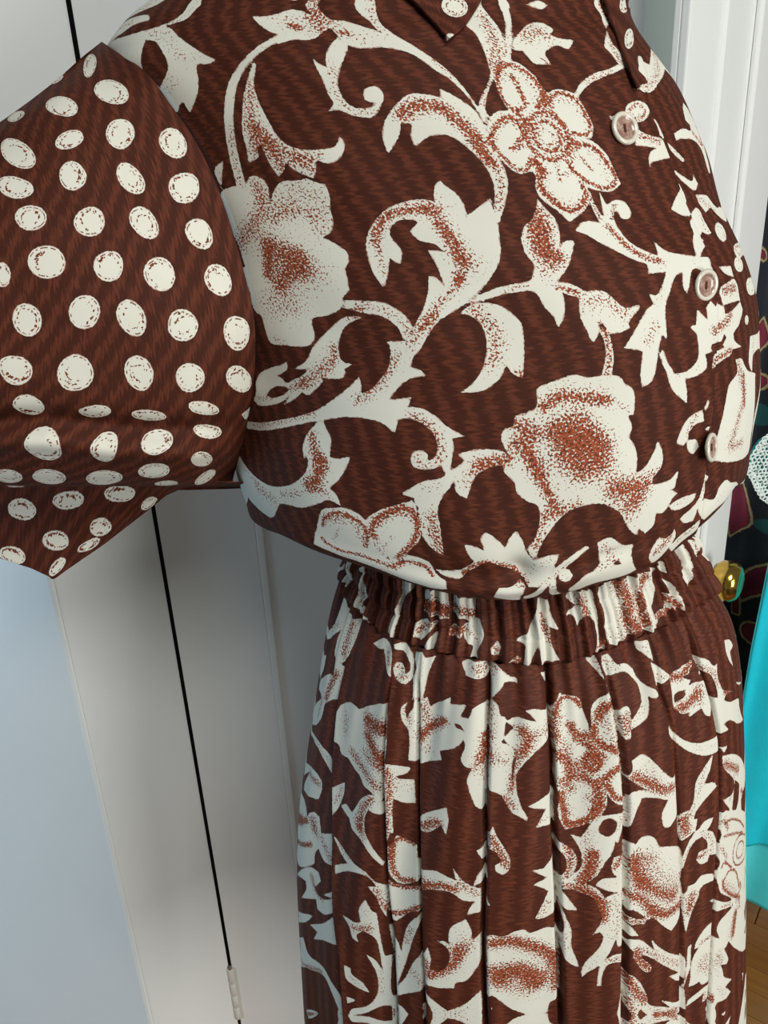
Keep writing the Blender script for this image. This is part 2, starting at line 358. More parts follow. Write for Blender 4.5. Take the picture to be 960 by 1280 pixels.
BODICE_DZ = [0.00529,0.00529,0.00529,0.00529,0.00529,0.00529,0.00529,0.00529,0.00529,0.00529,0.00522,0.00494,0.00426,0.00319,0.00194,0.00062,-0.0007,-0.00202,-0.00334,-0.00466,-0.00598,-0.0073,-0.00862,-0.00982,-0.01076,-0.01119,-0.01134,-0.01135,-0.01135,-0.01135,-0.01135,-0.01135,-0.01135,-0.01135,-0.01135,-0.01135,-0.01135,-0.01096,-0.00993,-0.00734,-0.00449,-0.00162,-0.00075,-0.00119,-0.00243,-0.0035,-0.00466,-0.00705,-0.01039,-0.01407,-0.01726,-0.02036,-0.02301,-0.02466,-0.02391,-0.02177,-0.01816,-0.01452,-0.01085,-0.00661,-0.00054,0.00688,0.01434,0.02016,0.02398,0.02587,0.02586,0.0235,0.01915,0.01372,0.00854,0.00616,0.00529]
WAIST_DZ = [-0.01245,-0.01245,-0.01245,-0.01245,-0.01245,-0.01245,-0.01245,-0.01245,-0.01245,-0.01245,-0.01234,-0.0119,-0.01081,-0.00911,-0.0071,-0.00499,-0.00288,-0.00077,0.00134,0.00345,0.00556,0.00767,0.00978,0.01169,0.01319,0.01388,0.01412,0.01413,0.01413,0.01413,0.01413,0.01413,0.01413,0.01413,0.01413,0.01413,0.01413,0.01377,0.01288,0.01067,0.00808,0.00469,0.00159,-0.0011,-0.00256,-0.00354,-0.00462,-0.00616,-0.00762,-0.00851,-0.0094,-0.01066,-0.01217,-0.01321,-0.01252,-0.01012,-0.0066,-0.00284,0.00067,0.00371,0.00637,0.00881,0.01068,0.0119,0.01214,0.0114,0.00937,0.00592,0.00098,-0.00451,-0.00945,-0.01167,-0.01245]
SLEEVE_GRID = [[[-0.19421,0.67256,1.55343],[-0.17733,0.63854,1.54167],[-0.14866,0.60555,1.5213],[-0.13202,0.60049,1.49842],[-0.11422,0.59327,1.46832],[-0.10186,0.58891,1.43316],[-0.09374,0.58684,1.3943],[-0.0886,0.58494,1.35383],[-0.09451,0.59615,1.31253],[-0.10594,0.61097,1.27325],[-0.1186,0.62572,1.23998],[-0.13132,0.6521,1.21243],[-0.13392,0.65175,1.20563],[-0.13622,0.66728,1.21887],[-0.14275,0.68202,1.25657],[-0.15253,0.69374,1.31298],[-0.16407,0.70066,1.37953],[-0.1756,0.70171,1.44608],[-0.18538,0.69674,1.5025],[-0.19191,0.6865,1.54019],[-0.19421,0.67256,1.55343]],[[-0.21197,0.635,1.52825],[-0.19372,0.61321,1.51972],[-0.17769,0.59676,1.50408],[-0.16329,0.58251,1.48181],[-0.15095,0.57054,1.45402],[-0.14118,0.56124,1.42201],[-0.13446,0.555,1.3872],[-0.13123,0.55218,1.35119],[-0.13182,0.55304,1.31583],[-0.13648,0.55776,1.28323],[-0.1453,0.56645,1.25569],[-0.15819,0.5794,1.23546],[-0.17575,0.6,1.22348],[-0.17713,0.64343,1.23508],[-0.18106,0.68291,1.26811],[-0.18693,0.71243,1.31755],[-0.19386,0.7275,1.37587],[-0.20079,0.72582,1.43418],[-0.20666,0.70766,1.48362],[-0.21059,0.67576,1.51665],[-0.21197,0.635,1.52825]],[[-0.24028,0.61,1.50346],[-0.22458,0.58838,1.49627],[-0.212,0.57243,1.48266],[-0.20151,0.55897,1.46311],[-0.19334,0.54804,1.4386],[-0.18776,0.53994,1.41027],[-0.18503,0.535,1.37935],[-0.18538,0.53347,1.34725],[-0.18892,0.53554,1.3156],[-0.19566,0.5413,1.28626],[-0.20551,0.55078,1.2613],[-0.21827,0.56423,1.24271],[-0.23489,0.585,1.23123],[-0.2351,0.62805,1.24159],[-0.23568,0.66644,1.2711],[-0.23656,0.69434,1.31526],[-0.23759,0.7075,1.36735],[-0.23862,0.70391,1.41944],[-0.23949,0.68412,1.4636],[-0.24007,0.65114,1.4931],[-0.24028,0.61,1.50346]],[[-0.28043,0.6,1.48015],[-0.26547,0.57592,1.47405],[-0.25488,0.55846,1.46222],[-0.24701,0.54402,1.44517],[-0.24184,0.53261,1.42381],[-0.23949,0.5245,1.39912],[-0.24004,0.52,1.37215],[-0.24351,0.51933,1.34406],[-0.24984,0.52261,1.3162],[-0.25886,0.52988,1.29012],[-0.27031,0.54114,1.26757],[-0.28395,0.5566,1.25025],[-0.30132,0.58,1.23864],[-0.30052,0.62286,1.24783],[-0.29826,0.66071,1.27401],[-0.29487,0.6878,1.31319],[-0.29087,0.7,1.3594],[-0.28688,0.69545,1.40561],[-0.28349,0.67485,1.44478],[-0.28122,0.64133,1.47096],[-0.28043,0.6,1.48015]],[[-0.32373,0.59,1.45501],[-0.30873,0.56516,1.4504],[-0.29936,0.54735,1.44067],[-0.29343,0.53286,1.42639],[-0.29076,0.52163,1.40836],[-0.29129,0.51392,1.38744],[-0.29497,0.51,1.36452],[-0.30168,0.51004,1.34057],[-0.31116,0.51413,1.31671],[-0.32307,0.52225,1.29423],[-0.33697,0.53436,1.27458],[-0.35251,0.55067,1.25916],[-0.37172,0.575,1.2482],[-0.36989,0.61767,1.25607],[-0.36469,0.65498,1.27848],[-0.35691,0.68126,1.31203],[-0.34772,0.6925,1.3516],[-0.33854,0.687,1.39118],[-0.33076,0.66559,1.42472],[-0.32556,0.63152,1.44714],[-0.32373,0.59,1.45501]]]
FLAP_GRID = [[[-0.40477,0.63,1.24093],[-0.42232,0.65014,1.21832],[-0.43402,0.6606,1.19708],[-0.43882,0.6605,1.17932]],[[-0.38483,0.63,1.23894],[-0.40208,0.65014,1.21395],[-0.41384,0.6606,1.1901],[-0.41903,0.6605,1.16976]],[[-0.36489,0.63,1.23695],[-0.38185,0.65014,1.20958],[-0.39366,0.6606,1.18312],[-0.39924,0.6605,1.16019]],[[-0.34495,0.63,1.23496],[-0.36161,0.65014,1.20521],[-0.37347,0.6606,1.17613],[-0.37945,0.6605,1.15062]],[[-0.32502,0.63,1.23297],[-0.34138,0.65014,1.20084],[-0.35329,0.6606,1.16915],[-0.35966,0.6605,1.14106]],[[-0.31496,0.63,1.23206],[-0.33217,0.65014,1.19925],[-0.3452,0.6606,1.16682],[-0.35284,0.6605,1.13799]],[[-0.30491,0.63,1.23115],[-0.32297,0.65014,1.19766],[-0.33712,0.6606,1.16449],[-0.34603,0.6605,1.13492]],[[-0.29486,0.63,1.23024],[-0.31376,0.65014,1.19607],[-0.32903,0.6606,1.16216],[-0.33922,0.6605,1.13185]],[[-0.28481,0.63,1.22932],[-0.30456,0.65014,1.19448],[-0.32094,0.6606,1.15983],[-0.33241,0.6605,1.12879]],[[-0.27471,0.63,1.22841],[-0.29599,0.65014,1.19293],[-0.31426,0.6606,1.15756],[-0.32775,0.6605,1.12581]],[[-0.26462,0.63,1.22749],[-0.28743,0.65014,1.19137],[-0.30757,0.6606,1.15529],[-0.32309,0.6605,1.12284]],[[-0.25453,0.63,1.22658],[-0.27887,0.65014,1.18981],[-0.30089,0.6606,1.15302],[-0.31844,0.6605,1.11986]],[[-0.24443,0.63,1.22566],[-0.27031,0.65014,1.18825],[-0.2942,0.6606,1.15075],[-0.31378,0.6605,1.11689]],[[-0.2343,0.63,1.22474],[-0.25897,0.65014,1.19014],[-0.28168,0.6606,1.15581],[-0.30021,0.6605,1.12516]],[[-0.22417,0.63,1.22382],[-0.24763,0.65014,1.19203],[-0.26916,0.6606,1.16086],[-0.28664,0.6605,1.13343]],[[-0.21403,0.63,1.2229],[-0.23629,0.65014,1.19391],[-0.25664,0.6606,1.16592],[-0.27307,0.6605,1.1417]],[[-0.2039,0.63,1.22198],[-0.22496,0.65014,1.1958],[-0.24412,0.6606,1.17098],[-0.2595,0.6605,1.14997]],[[-0.19799,0.63,1.22129],[-0.21675,0.65014,1.1981],[-0.2335,0.6606,1.17654],[-0.24661,0.6605,1.15877]],[[-0.19208,0.63,1.22061],[-0.20854,0.65014,1.20039],[-0.22289,0.6606,1.18211],[-0.23371,0.6605,1.16757]],[[-0.18618,0.63,1.21992],[-0.20034,0.65014,1.20268],[-0.21227,0.6606,1.18767],[-0.22082,0.6605,1.17637]],[[-0.18027,0.63,1.21923],[-0.19213,0.65014,1.20497],[-0.20166,0.6606,1.19324],[-0.20793,0.6605,1.18517]],[[-0.17349,0.63,1.21849],[-0.18605,0.65014,1.2055],[-0.19643,0.6606,1.19514],[-0.20362,0.6605,1.18841]],[[-0.16671,0.63,1.21776],[-0.17996,0.65014,1.20603],[-0.1912,0.6606,1.19704],[-0.1993,0.6605,1.19166]],[[-0.15993,0.63,1.21702],[-0.17388,0.65014,1.20656],[-0.18597,0.6606,1.19895],[-0.19499,0.6605,1.1949]],[[-0.15315,0.63,1.21628],[-0.1678,0.65014,1.20709],[-0.18074,0.6606,1.20085],[-0.19068,0.6605,1.19814]],[[-0.14242,0.63,1.21514],[-0.15434,0.65014,1.20615],[-0.16455,0.6606,1.20015],[-0.17205,0.6605,1.19768]],[[-0.13169,0.63,1.214],[-0.14088,0.65014,1.20521],[-0.14836,0.6606,1.19944],[-0.15342,0.6605,1.19723]],[[-0.12097,0.63,1.21286],[-0.12742,0.65014,1.20427],[-0.13217,0.6606,1.19874],[-0.13479,0.6605,1.19677]],[[-0.11024,0.63,1.21173],[-0.11396,0.65014,1.20334],[-0.11599,0.6606,1.19804],[-0.11616,0.6605,1.19631]]]
COLLAR_A = [[[0.01305,0.5802,1.57089],[0.04278,0.58148,1.57153],[0.07181,0.58732,1.57359],[0.10257,0.59811,1.57685]],[[0.02734,0.56818,1.55316],[0.04671,0.57168,1.55302],[0.06572,0.57679,1.55348],[0.08547,0.5824,1.55394]],[[0.03694,0.56495,1.54465],[0.05084,0.5684,1.54444],[0.06476,0.57288,1.54495],[0.07856,0.57704,1.54474]],[[0.04772,0.5599,1.53278],[0.05448,0.56168,1.53236],[0.06094,0.56333,1.53166],[0.06807,0.56557,1.53122]],[[0.05639,0.55474,1.52223],[0.05693,0.55549,1.52235],[0.05793,0.55662,1.52309],[0.05847,0.55736,1.52321]]]
COLLAR_B = [[[0.1591,0.62614,1.5866],[0.17569,0.64253,1.59064],[0.19112,0.66446,1.59324],[0.19431,0.66601,1.58671]],[[0.16937,0.61759,1.55644],[0.17845,0.62616,1.55695],[0.18829,0.63875,1.55888],[0.20183,0.66829,1.56339]],[[0.17568,0.61112,1.53552],[0.18215,0.61789,1.53569],[0.18801,0.62407,1.53584],[0.19523,0.63226,1.53599]],[[0.18014,0.5898,1.51013],[0.18326,0.59302,1.50953],[0.18681,0.59706,1.50955],[0.19025,0.60083,1.50924]],[[0.18689,0.58387,1.49327],[0.18815,0.58661,1.49387],[0.18884,0.58849,1.4935],[0.19025,0.59112,1.49377]]]
BUTTONS = [[[0.17261,0.57425,1.4656],[0.40565,-0.85586,0.32088]],[[0.23438,0.56682,1.36321],[0.44261,-0.89539,0.04872]],[[0.24281,0.55183,1.24659],[0.76206,-0.63175,0.14197]]]
LINES = {"placket":[[1.12776,0.20798],[1.09714,0.24603],[1.10335,0.2863],[1.10468,0.3214],[1.10113,0.35169],[1.08693,0.40488],[1.07983,0.45328],[1.07761,0.505],[1.07406,0.5449],[1.07095,0.57445]],"pinch":[[0.93693,0.55118,0.0096,0.0112,-0.01],[0.93959,0.56632,0.036,0.007,0.004],[0.9143,0.5364,0.024,0.0126,0.003],[0.964,0.55191,0.018,0.0098,0.003],[0.98797,0.55561,0.036,0.0056,-0.003],[1.05453,0.55672,0.0084,0.028,-0.003],[0.89078,0.55561,0.036,0.0056,-0.002]],"pleats":[[[[0.70838,0.09333],[0.71859,0.15594],[0.739,0.22733],[0.75276,0.31508],[0.76341,0.36334],[0.76652,0.45945]],0.016],[[[0.78471,0.0666],[0.79048,0.12723],[0.79936,0.19144],[0.8069,0.25007],[0.81578,0.30192],[0.81977,0.39125]],0.009],[[[0.81223,0.03191],[0.81578,0.0674],[0.8251,0.14996],[0.83087,0.19064],[0.84019,0.26004],[0.84596,0.33781],[0.84684,0.39165]],0.007],[[[0.88057,0.00319],[0.88057,0.05344],[0.88412,0.14039],[0.88678,0.1699],[0.89433,0.37371]],0.01],[[[0.93516,0.0],[0.93249,0.04188],[0.93516,0.08814],[0.93826,0.15315],[0.94492,0.23491],[0.94847,0.30551],[0.9498,0.37171]],0.011],[[[0.98575,0.03869],[0.99063,0.08894],[0.99507,0.14358],[0.99462,0.17269],[0.99684,0.28118],[0.99595,0.38447]],0.007],[[[1.03412,0.01196],[1.02879,0.04786],[1.04122,0.09572],[1.0461,0.15953],[1.04876,0.21018],[1.05276,0.26961],[1.05276,0.41997]],0.005],[[[1.0785,0.03988],[1.09225,0.08216],[1.10157,0.12603],[1.10202,0.20221],[1.0927,0.27041],[1.08826,0.34579],[1.08116,0.4443]],0.013]],"sleeve_crease":[[0.25546,0.28962],[0.19716,0.28908],[0.14012,0.30124],[0.08632,0.30961],[0.02277,0.31069]]}
WAIST_H = 0.06268
PRINT = {}
PRINT['b'] = ('''+ 4090,749 4053,774 4053,819 4016,842 3944,855 3846,860 3720,860 3333,829 3552,883 3744,951 3823,1008 3887,888 3932,900 3956,940 3961,985 3934,1026 3850,1075 3839,1056 3815,1065 3789,1112 3823,1147 3860,1166 3897,1142 3920,1139 3917,1180 3982,1132 4031,1077 4066,1018 4106,1018 4152,1009 4116,979 4071,929 4023,876 3984,857 4079,846 4109,812 4138,776
+ 3342,837 3460,798 3656,785 3845,797 3885,824 3788,828 3692,847
+ 3899,1386 3963,1353 3895,1448
+ 4335,866 4375,871 4420,867 4464,858 4507,869 4535,882 4570,895 4575,931 4542,952 4514,969 4482,976 4443,971 4387,981 4378,964 4403,943 4382,928 4358,897
+ 4406,945 4387,953 4359,966 4329,979 4301,993 4272,1007 4242,1023 4214,1039 4186,1057 4159,1077 4136,1097 4116,1119 4098,1143 4082,1166 4066,1191 4051,1217 4037,1245 4023,1273 4010,1301 4001,1328 3993,1353 3986,1378 3980,1405 3975,1432 3971,1452 4011,1447 4015,1428 4021,1400 4028,1373 4035,1349 4042,1325 4051,1300 4063,1273 4075,1246 4088,1220 4102,1196 4116,1173 4131,1151 4145,1130 4161,1110 4180,1091 4201,1073 4225,1056 4250,1040 4277,1025 4304,1011 4330,999 4359,987 4387,976 4407,968
+ 4278,1031 4273,1049 4230,1101 4212,1167 4213,1233 4220,1290 4248,1330 4295,1345 4345,1347 4385,1341 4415,1308 4420,1330 4404,1361 4376,1386 4343,1395 4314,1381 4303,1394 4293,1420 4275,1439 4250,1426 4221,1406 4207,1377 4186,1407 4157,1426 4147,1395 4145,1349 4147,1307 4125,1328 4113,1356 4064,1372 4083,1325 4098,1269 4131,1206 4175,1135 4222,1081
+ 4488,809 4525,813 4555,862 4572,886 4592,904 4630,915 4668,942 4717,971 4732,972 4751,1005 4767,1043 4791,1082 4816,1120 4809,1136 4781,1100 4759,1057 4726,1034 4680,1021 4633,1021 4599,1012 4582,986 4576,948 4559,905 4532,879
+ 4649,827 4732,835 4728,884 4724,932 4728,972 4705,963 4696,923 4676,884
+ 4576,975 4589,1001 4585,1015 4556,1046 4520,1085 4490,1130 4480,1166 4484,1198 4503,1218 4530,1220 4552,1216 4569,1203 4554,1204 4541,1194 4546,1172 4563,1155 4589,1150 4601,1165 4597,1189 4576,1219 4552,1243 4528,1252 4494,1246 4468,1233 4446,1219 4410,1226 4443,1199 4444,1163 4450,1117 4455,1079 4463,1040 4473,1062 4486,1075 4505,1037 4535,1006
+ 3886,1462 3950,1447 4013,1441 4041,1420 4071,1417 4095,1433 4097,1465 4077,1511 4097,1493 4120,1467 4164,1442 4222,1444 4252,1439 4282,1455 4306,1461 4304,1497 4286,1550 4280,1587 4257,1624 4223,1641 4259,1667 4284,1696 4280,1730 4260,1757 4256,1800 4250,1832 4222,1854 4220,1877 4184,1905 4140,1920 4098,1925 4082,1949 4084,1992 4056,2026 4012,2032 3953,2030 3887,2029 3872,2011 3869,1960 3868,1925 3844,1911 3834,1881 3840,1832 3829,1802 3816,1777 3828,1751 3856,1740 3855,1709 3856,1648 3838,1597 3845,1518
+ 4365,1826 4350,1790 4344,1742 4352,1685 4369,1646 4391,1616 4426,1582 4475,1549 4529,1534 4579,1529 4614,1539 4629,1494 4652,1469 4665,1489 4691,1525 4696,1565 4690,1595 4733,1567 4780,1538 4775,1589 4770,1633 4745,1715 4722,1761 4686,1806 4645,1846 4601,1881 4541,1917 4498,1944 4456,1996 4425,2039 4390,2065 4384,2026 4434,1947 4470,1891 4495,1839 4510,1791 4530,1798 4546,1825 4546,1799 4542,1743 4536,1703 4564,1705 4585,1714 4563,1682 4521,1666 4506,1634 4543,1605 4536,1597 4491,1594 4460,1612 4445,1633 4442,1653 4458,1699 4440,1746 4423,1737 4413,1722 4390,1780
+ 4214,1891 4232,1896 4258,1903 4282,1909 4303,1913 4321,1915 4335,1919 4351,1929 4366,1943 4377,1956 4382,1970 4385,1987 4387,2001 4423,1990 4423,1975 4421,1953 4414,1928 4399,1908 4380,1891 4360,1878 4338,1871 4317,1869 4297,1868 4273,1866 4246,1865 4226,1864
+ 4237,1919 4197,1929 4150,1962 4102,2001 4071,2030 4036,2078 4004,2099 3968,2114 4019,2112 4043,2106 4003,2138 3947,2162 3917,2176 3913,2161 3879,2150 3937,2119 3947,2089 3905,2107 3840,2124 3774,2151 3739,2186 3729,2229 3705,2264 3738,2280 3812,2269 3876,2250 3940,2213 3897,2255 3948,2231 3998,2196 4009,2205 4027,2203 4065,2175 4090,2149 4092,2135 4122,2138 4162,2135 4178,2116 4175,2103 4210,2081 4178,2080 4166,2062 4166,2026 4185,1980 4216,1947 4272,1923
- 3797,2232 3838,2200 3886,2186 3939,2191 3895,2220 3832,2238
+ 4548,1860 4534,1920 4482,1945 4441,1996 4408,2056 4395,2086 4418,2095 4441,2116 4399,2123 4364,2142 4313,2197 4351,2192 4389,2184 4374,2213 4356,2226 4338,2248 4336,2274 4323,2304 4293,2277 4259,2267 4205,2263 4147,2270 4083,2287 4002,2308 3883,2344 3736,2382 3606,2397 3613,2365 3722,2352 3870,2316 3993,2280 4066,2247 4135,2201 4188,2160 4226,2124 4230,2158 4224,2185 4260,2165 4298,2128 4324,2092 4339,2048 4341,2022 4332,2006 4392,2003 4421,1996 4447,1943
+ 4315,2224 4340,2222 4382,2217 4421,2224 4460,2249 4486,2278 4538,2307 4500,2315 4504,2345 4497,2378 4488,2433 4472,2421 4464,2400 4444,2410 4411,2418 4382,2412 4371,2389 4381,2362 4410,2356 4425,2368 4420,2390 4441,2380 4454,2354 4452,2320 4437,2291 4410,2267 4370,2255 4337,2261 4326,2305 4307,2267
+ 4048,2301 4077,2288 4080,2312 4098,2348 4093,2396 4086,2422 4122,2421 4167,2406 4150,2445 4117,2497 4080,2533 4108,2558 4117,2596 4070,2583 4020,2614 3932,2648 3874,2652 3808,2664 3776,2695 3691,2767 3555,2728 3468,2666 3384,2617 3358,2573 3470,2503 3580,2552 3668,2588 3763,2601 3851,2581 3925,2545 3976,2503 3997,2460 3993,2432 3981,2443 3978,2404 3999,2352
+ 4030,2636 4086,2613 4134,2600 4177,2611 4203,2628 4255,2581 4311,2550 4374,2521 4385,2560 4393,2608 4385,2653 4346,2700 4322,2729 4368,2728 4400,2744 4415,2783 4449,2805 4442,2846 4382,2863 4319,2858 4241,2841 4151,2834 4050,2835 3984,2822 3931,2810 3966,2740
+ 4514,2365 4558,2351 4614,2349 4654,2359 4677,2385 4669,2405 4637,2399 4605,2407 4572,2427 4556,2451 4539,2500 4511,2485 4501,2449 4487,2470 4462,2505 4449,2550 4455,2596 4456,2640 4455,2699 4424,2683 4398,2651 4394,2617 4383,2589 4390,2550 4374,2525 4382,2515 4335,2506 4366,2482 4409,2455 4459,2443 4484,2422 4525,2394 4533,2382
+ 4647,2313 4656,2289 4684,2278 4689,2249 4729,2239 4757,2221 4760,2171 4789,2157 4830,2144 4874,2135 4909,2147 4958,2148 5008,2154 5029,2183 5054,2204 5058,2258 5053,2288 5034,2289 5048,2327 5038,2361 5057,2392 5068,2440 5065,2483 5063,2487 5100,2475 5129,2438 5146,2396 5168,2451 5166,2496 5135,2523 5131,2547 5204,2561 5246,2537 5229,2607 5205,2602 5246,2632 5219,2641 5185,2674 5153,2664 5144,2708 5114,2730 5088,2695 5084,2725 5069,2710 5044,2669 5024,2625 4994,2591 4958,2565 4923,2557 4873,2560 4832,2579 4799,2615 4763,2660 4738,2717 4720,2671 4739,2647 4757,2608 4762,2562 4754,2531 4725,2515 4692,2488 4684,2455 4656,2425 4653,2404 4677,2381 4654,2342
+ 4979,1990 4991,2022 4996,2083 4987,2151 4954,2149 4969,2097 4973,2046 4964,2001
+ 4927,1873 4971,1868 5013,1876 5040,1910 5070,1936 5121,1927 5111,1945 5080,1969 5061,1985 5066,2003 5032,2013 4987,2017 4983,1990 4969,1975 4959,2010 4935,2040 4924,1998 4913,1943
+ 4917,1547 4928,1574 4946,1617 4942,1663 4923,1714 4947,1696 4973,1696 4977,1694 4951,1739 4921,1784 4891,1813 4874,1830 4911,1841 4939,1861 4953,1871 4931,1887 4900,1878 4878,1865 4876,1905 4864,1948 4843,1980 4831,1937 4813,1909 4806,1873 4788,1855 4749,1857 4702,1863 4652,1878 4612,1885 4589,1884 4650,1856 4708,1837 4764,1828 4797,1820 4813,1794 4822,1767 4812,1729 4818,1683 4817,1683 4844,1638 4878,1613 4907,1569
+ 4574,1914 4611,1889 4650,1887 4686,1897 4718,1926 4738,1962 4737,2010 4730,2069 4720,2133 4697,2121 4683,2103 4675,2090 4658,2123 4624,2154 4584,2169 4535,2170 4570,2144 4597,2111 4616,2070 4627,2021 4627,1978 4614,1942 4587,1923 4558,1917
+ 4532,1378 4536,1334 4548,1298 4570,1264 4604,1230 4649,1197 4678,1183 4716,1186 4743,1194 4758,1200 4768,1170 4789,1188 4813,1212 4833,1240 4843,1272 4844,1318 4835,1372 4846,1407 4851,1451 4846,1494 4819,1555 4792,1598 4770,1632 4771,1597 4788,1553 4802,1509 4804,1466 4794,1422 4776,1386 4757,1354 4728,1327 4690,1324 4660,1333 4634,1350 4620,1361 4621,1322 4637,1291 4641,1281 4609,1278 4593,1311 4565,1345
+ 4728,949 4742,981 4768,1016 4796,1059 4821,1111 4839,1172 4848,1222 4858,1264 4864,1282 4846,1295 4844,1249 4835,1199 4813,1144 4786,1091 4760,1043 4732,1025 4687,1022
+ 4979,944 5017,908 5067,864 5083,906 5083,959 5067,1005 5042,1044 5009,1078 4982,1092 4943,1140 4913,1175 4889,1210 4870,1246 4870,1273 4853,1277 4856,1236 4877,1201 4918,1157 4944,1120 4953,1092 4971,1045 4986,987
+ 5126,851 5131,865 5135,885 5132,909 5121,936 5104,962 5087,985 5072,1006 5056,1026 5040,1043 5026,1060 5012,1075 5003,1085 5024,1090 5033,1079 5047,1063 5062,1046 5077,1027 5094,1007 5110,985 5128,960 5146,932 5160,901 5164,877 5162,855 5158,838
+ 5080,845 5188,834 5167,877 5141,870
+ 5096,1010 5146,974 5204,940 5253,934 5278,960 5249,984 5272,998 5323,1002 5271,1037 5243,1023 5188,1043 5172,1058 5165,1094 5112,1092 5103,1073 5102,1044 5074,1044
+ 5188,834 5195,852 5241,868 5283,879 5323,865 5353,841 5368,821
+ 4954,1125 4983,1097 5029,1081 5057,1092 5077,1132 5082,1169 5085,1197 5129,1184 5178,1198 5189,1231 5193,1282 5193,1315 5173,1352 5149,1354 5176,1370 5206,1411 5220,1465 5230,1511 5181,1535 5121,1527 5095,1515 5091,1551 5068,1582 5039,1604 4987,1631 4965,1590 4934,1557 4923,1516 4937,1473 4931,1455 4891,1464 4866,1443 4851,1416 4837,1389 4834,1345 4859,1291 4898,1256 4940,1253 4933,1212 4938,1167
+ 5173,1207 5231,1160 5306,1125 5372,1109 5439,1087 5439,1047 5439,1018 5550,941 5503,993 5496,1034 5504,1058 5490,1084 5417,1113 5343,1135 5272,1160 5218,1189 5181,1219
+ 5475,1074 5470,1088 5465,1108 5463,1129 5462,1148 5462,1167 5463,1180 5473,1178 5474,1164 5478,1144 5483,1122 5490,1101 5501,1080 5510,1064
+ 5555,817 5594,813 5628,855 5669,869 5624,899 5547,940 5582,883 5570,859
+ 5478,1258 5461,1275 5434,1289 5403,1298 5375,1298 5356,1291 5348,1278 5352,1261 5367,1244 5391,1231 5420,1223 5448,1222 5470,1228 5481,1241
+ 5272,1279 5337,1276 5356,1287 5271,1291
+ 5374,1325 5419,1344 5492,1357 5503,1381 5506,1425 5447,1432 5391,1441 5374,1460 5381,1423 5409,1400 5453,1390 5381,1386 5331,1382
+ 5604,1046 5661,1063 5691,1066 5796,1016 5901,973 5905,999 5916,1036 5847,1073 5659,1142 5557,1183 5484,1188 5486,1164 5542,1152 5540,1127 5527,1107
+ 5479,1085 5476,1136 5488,1188 5471,1165
+ 5518,1278 5530,1305 5539,1356 5489,1347
+ 5547,1366 5603,1402 5647,1432 5623,1437 5563,1402
+ 5511,1453 5592,1489 5655,1509 5683,1484 5700,1519 5651,1544 5592,1518 5557,1494
+ 5546,1516 5555,1567 5517,1629 5465,1633 5419,1608 5470,1565
+ 5976,1166 5958,1212 5941,1275 5945,1297 5825,1306 5758,1278 5804,1224
+ 5621,1333 5700,1313 5772,1319 5792,1297 5894,1302 5899,1355 5913,1417 5885,1491 5838,1469 5821,1389 5764,1355 5674,1352 5618,1360
+ 5644,1559 5698,1560 5748,1564 5775,1592 5822,1615 5906,1592 5893,1615 5880,1638 5884,1659 5895,1680 5823,1666 5783,1651 5755,1633 5730,1612 5659,1628 5649,1608 5641,1589
+ 5490,1656 5596,1607 5618,1620 5609,1661 5613,1705 5582,1711 5556,1700 5562,1679 5507,1707 5541,1730 5481,1762 5431,1792 5408,1793 5459,1745 5477,1696
+ 5749,1702 5736,1719 5716,1733 5694,1742 5674,1744 5658,1738 5649,1727 5648,1711 5657,1695 5674,1681 5696,1672 5720,1670 5740,1675 5751,1687
+ 5903,1788 5890,1797 5876,1808 5826,1812 5793,1812 5769,1808 5753,1799 5748,1788 5755,1776 5773,1766 5801,1760 5843,1760 5892,1766 5892,1773
+ 5881,1790 5880,1803 5834,1812 5800,1817 5773,1817 5752,1811 5740,1802 5739,1789 5748,1777 5769,1766 5799,1761 5838,1761 5893,1768 5874,1777
+ 5800,1841 5790,1854 5772,1863 5750,1869 5728,1868 5709,1863 5698,1853 5696,1840 5703,1828 5717,1818 5738,1813 5762,1813 5783,1819 5798,1829
+ 5928,1944 5900,1958 5870,1969 5841,1974 5814,1972 5792,1964 5778,1950 5775,1935 5782,1920 5799,1908 5824,1902 5857,1904 5895,1914 5933,1929
+ 5738,2068 5732,2076 5722,2082 5710,2084 5698,2082 5689,2077 5684,2069 5685,2061 5691,2053 5701,2047 5713,2045 5725,2046 5734,2052 5739,2059
+ 5947,2013 5972,2034 5952,2037 5943,2043 5943,2043 5945,2038 5938,2025 5964,2013 5941,1995 5980,1993 5934,1978 5980,1993 5980,1993 5941,1995
+ 5912,1879 5912,1879 5918,1888 5918,1888 5918,1888 5918,1888 5912,1879 5914,1867 5905,1858 5914,1849 5914,1849 5914,1849 5914,1849 5905,1858
+ 5422,1784 5450,1724 5508,1677 5493,1656 5567,1659 5584,1680 5493,1737
+ 4992,1662 5027,1636 5073,1634 5112,1655 5142,1676 5170,1721 5216,1753 5246,1770 5256,1751 5261,1713 5279,1743 5314,1763 5371,1775 5435,1787 5521,1796 5507,1850 5426,1843 5393,1826 5362,1837 5331,1882 5308,1912 5305,1875 5323,1834 5282,1849 5241,1902 5209,1955 5190,2061 5178,2035 5153,2085 5125,2180 5084,2204 5081,2155 5094,2081 5032,2065 5078,2014 5132,1956 5170,1932 5164,1895 5194,1902 5236,1855 5257,1828 5184,1829 5195,1796 5153,1778 5107,1746 5057,1709 5025,1678
+ 5136,1535 5145,1579 5190,1564 5224,1575 5230,1612 5204,1633 5177,1628 5178,1606 5161,1605 5147,1638 5149,1672 5157,1706 5117,1684 5112,1636 5123,1589
+ 5087,1530 5087,1546 5086,1568 5086,1591 5088,1616 5089,1641 5091,1659 5114,1650 5111,1633 5107,1608 5103,1585 5101,1563 5100,1542 5099,1527
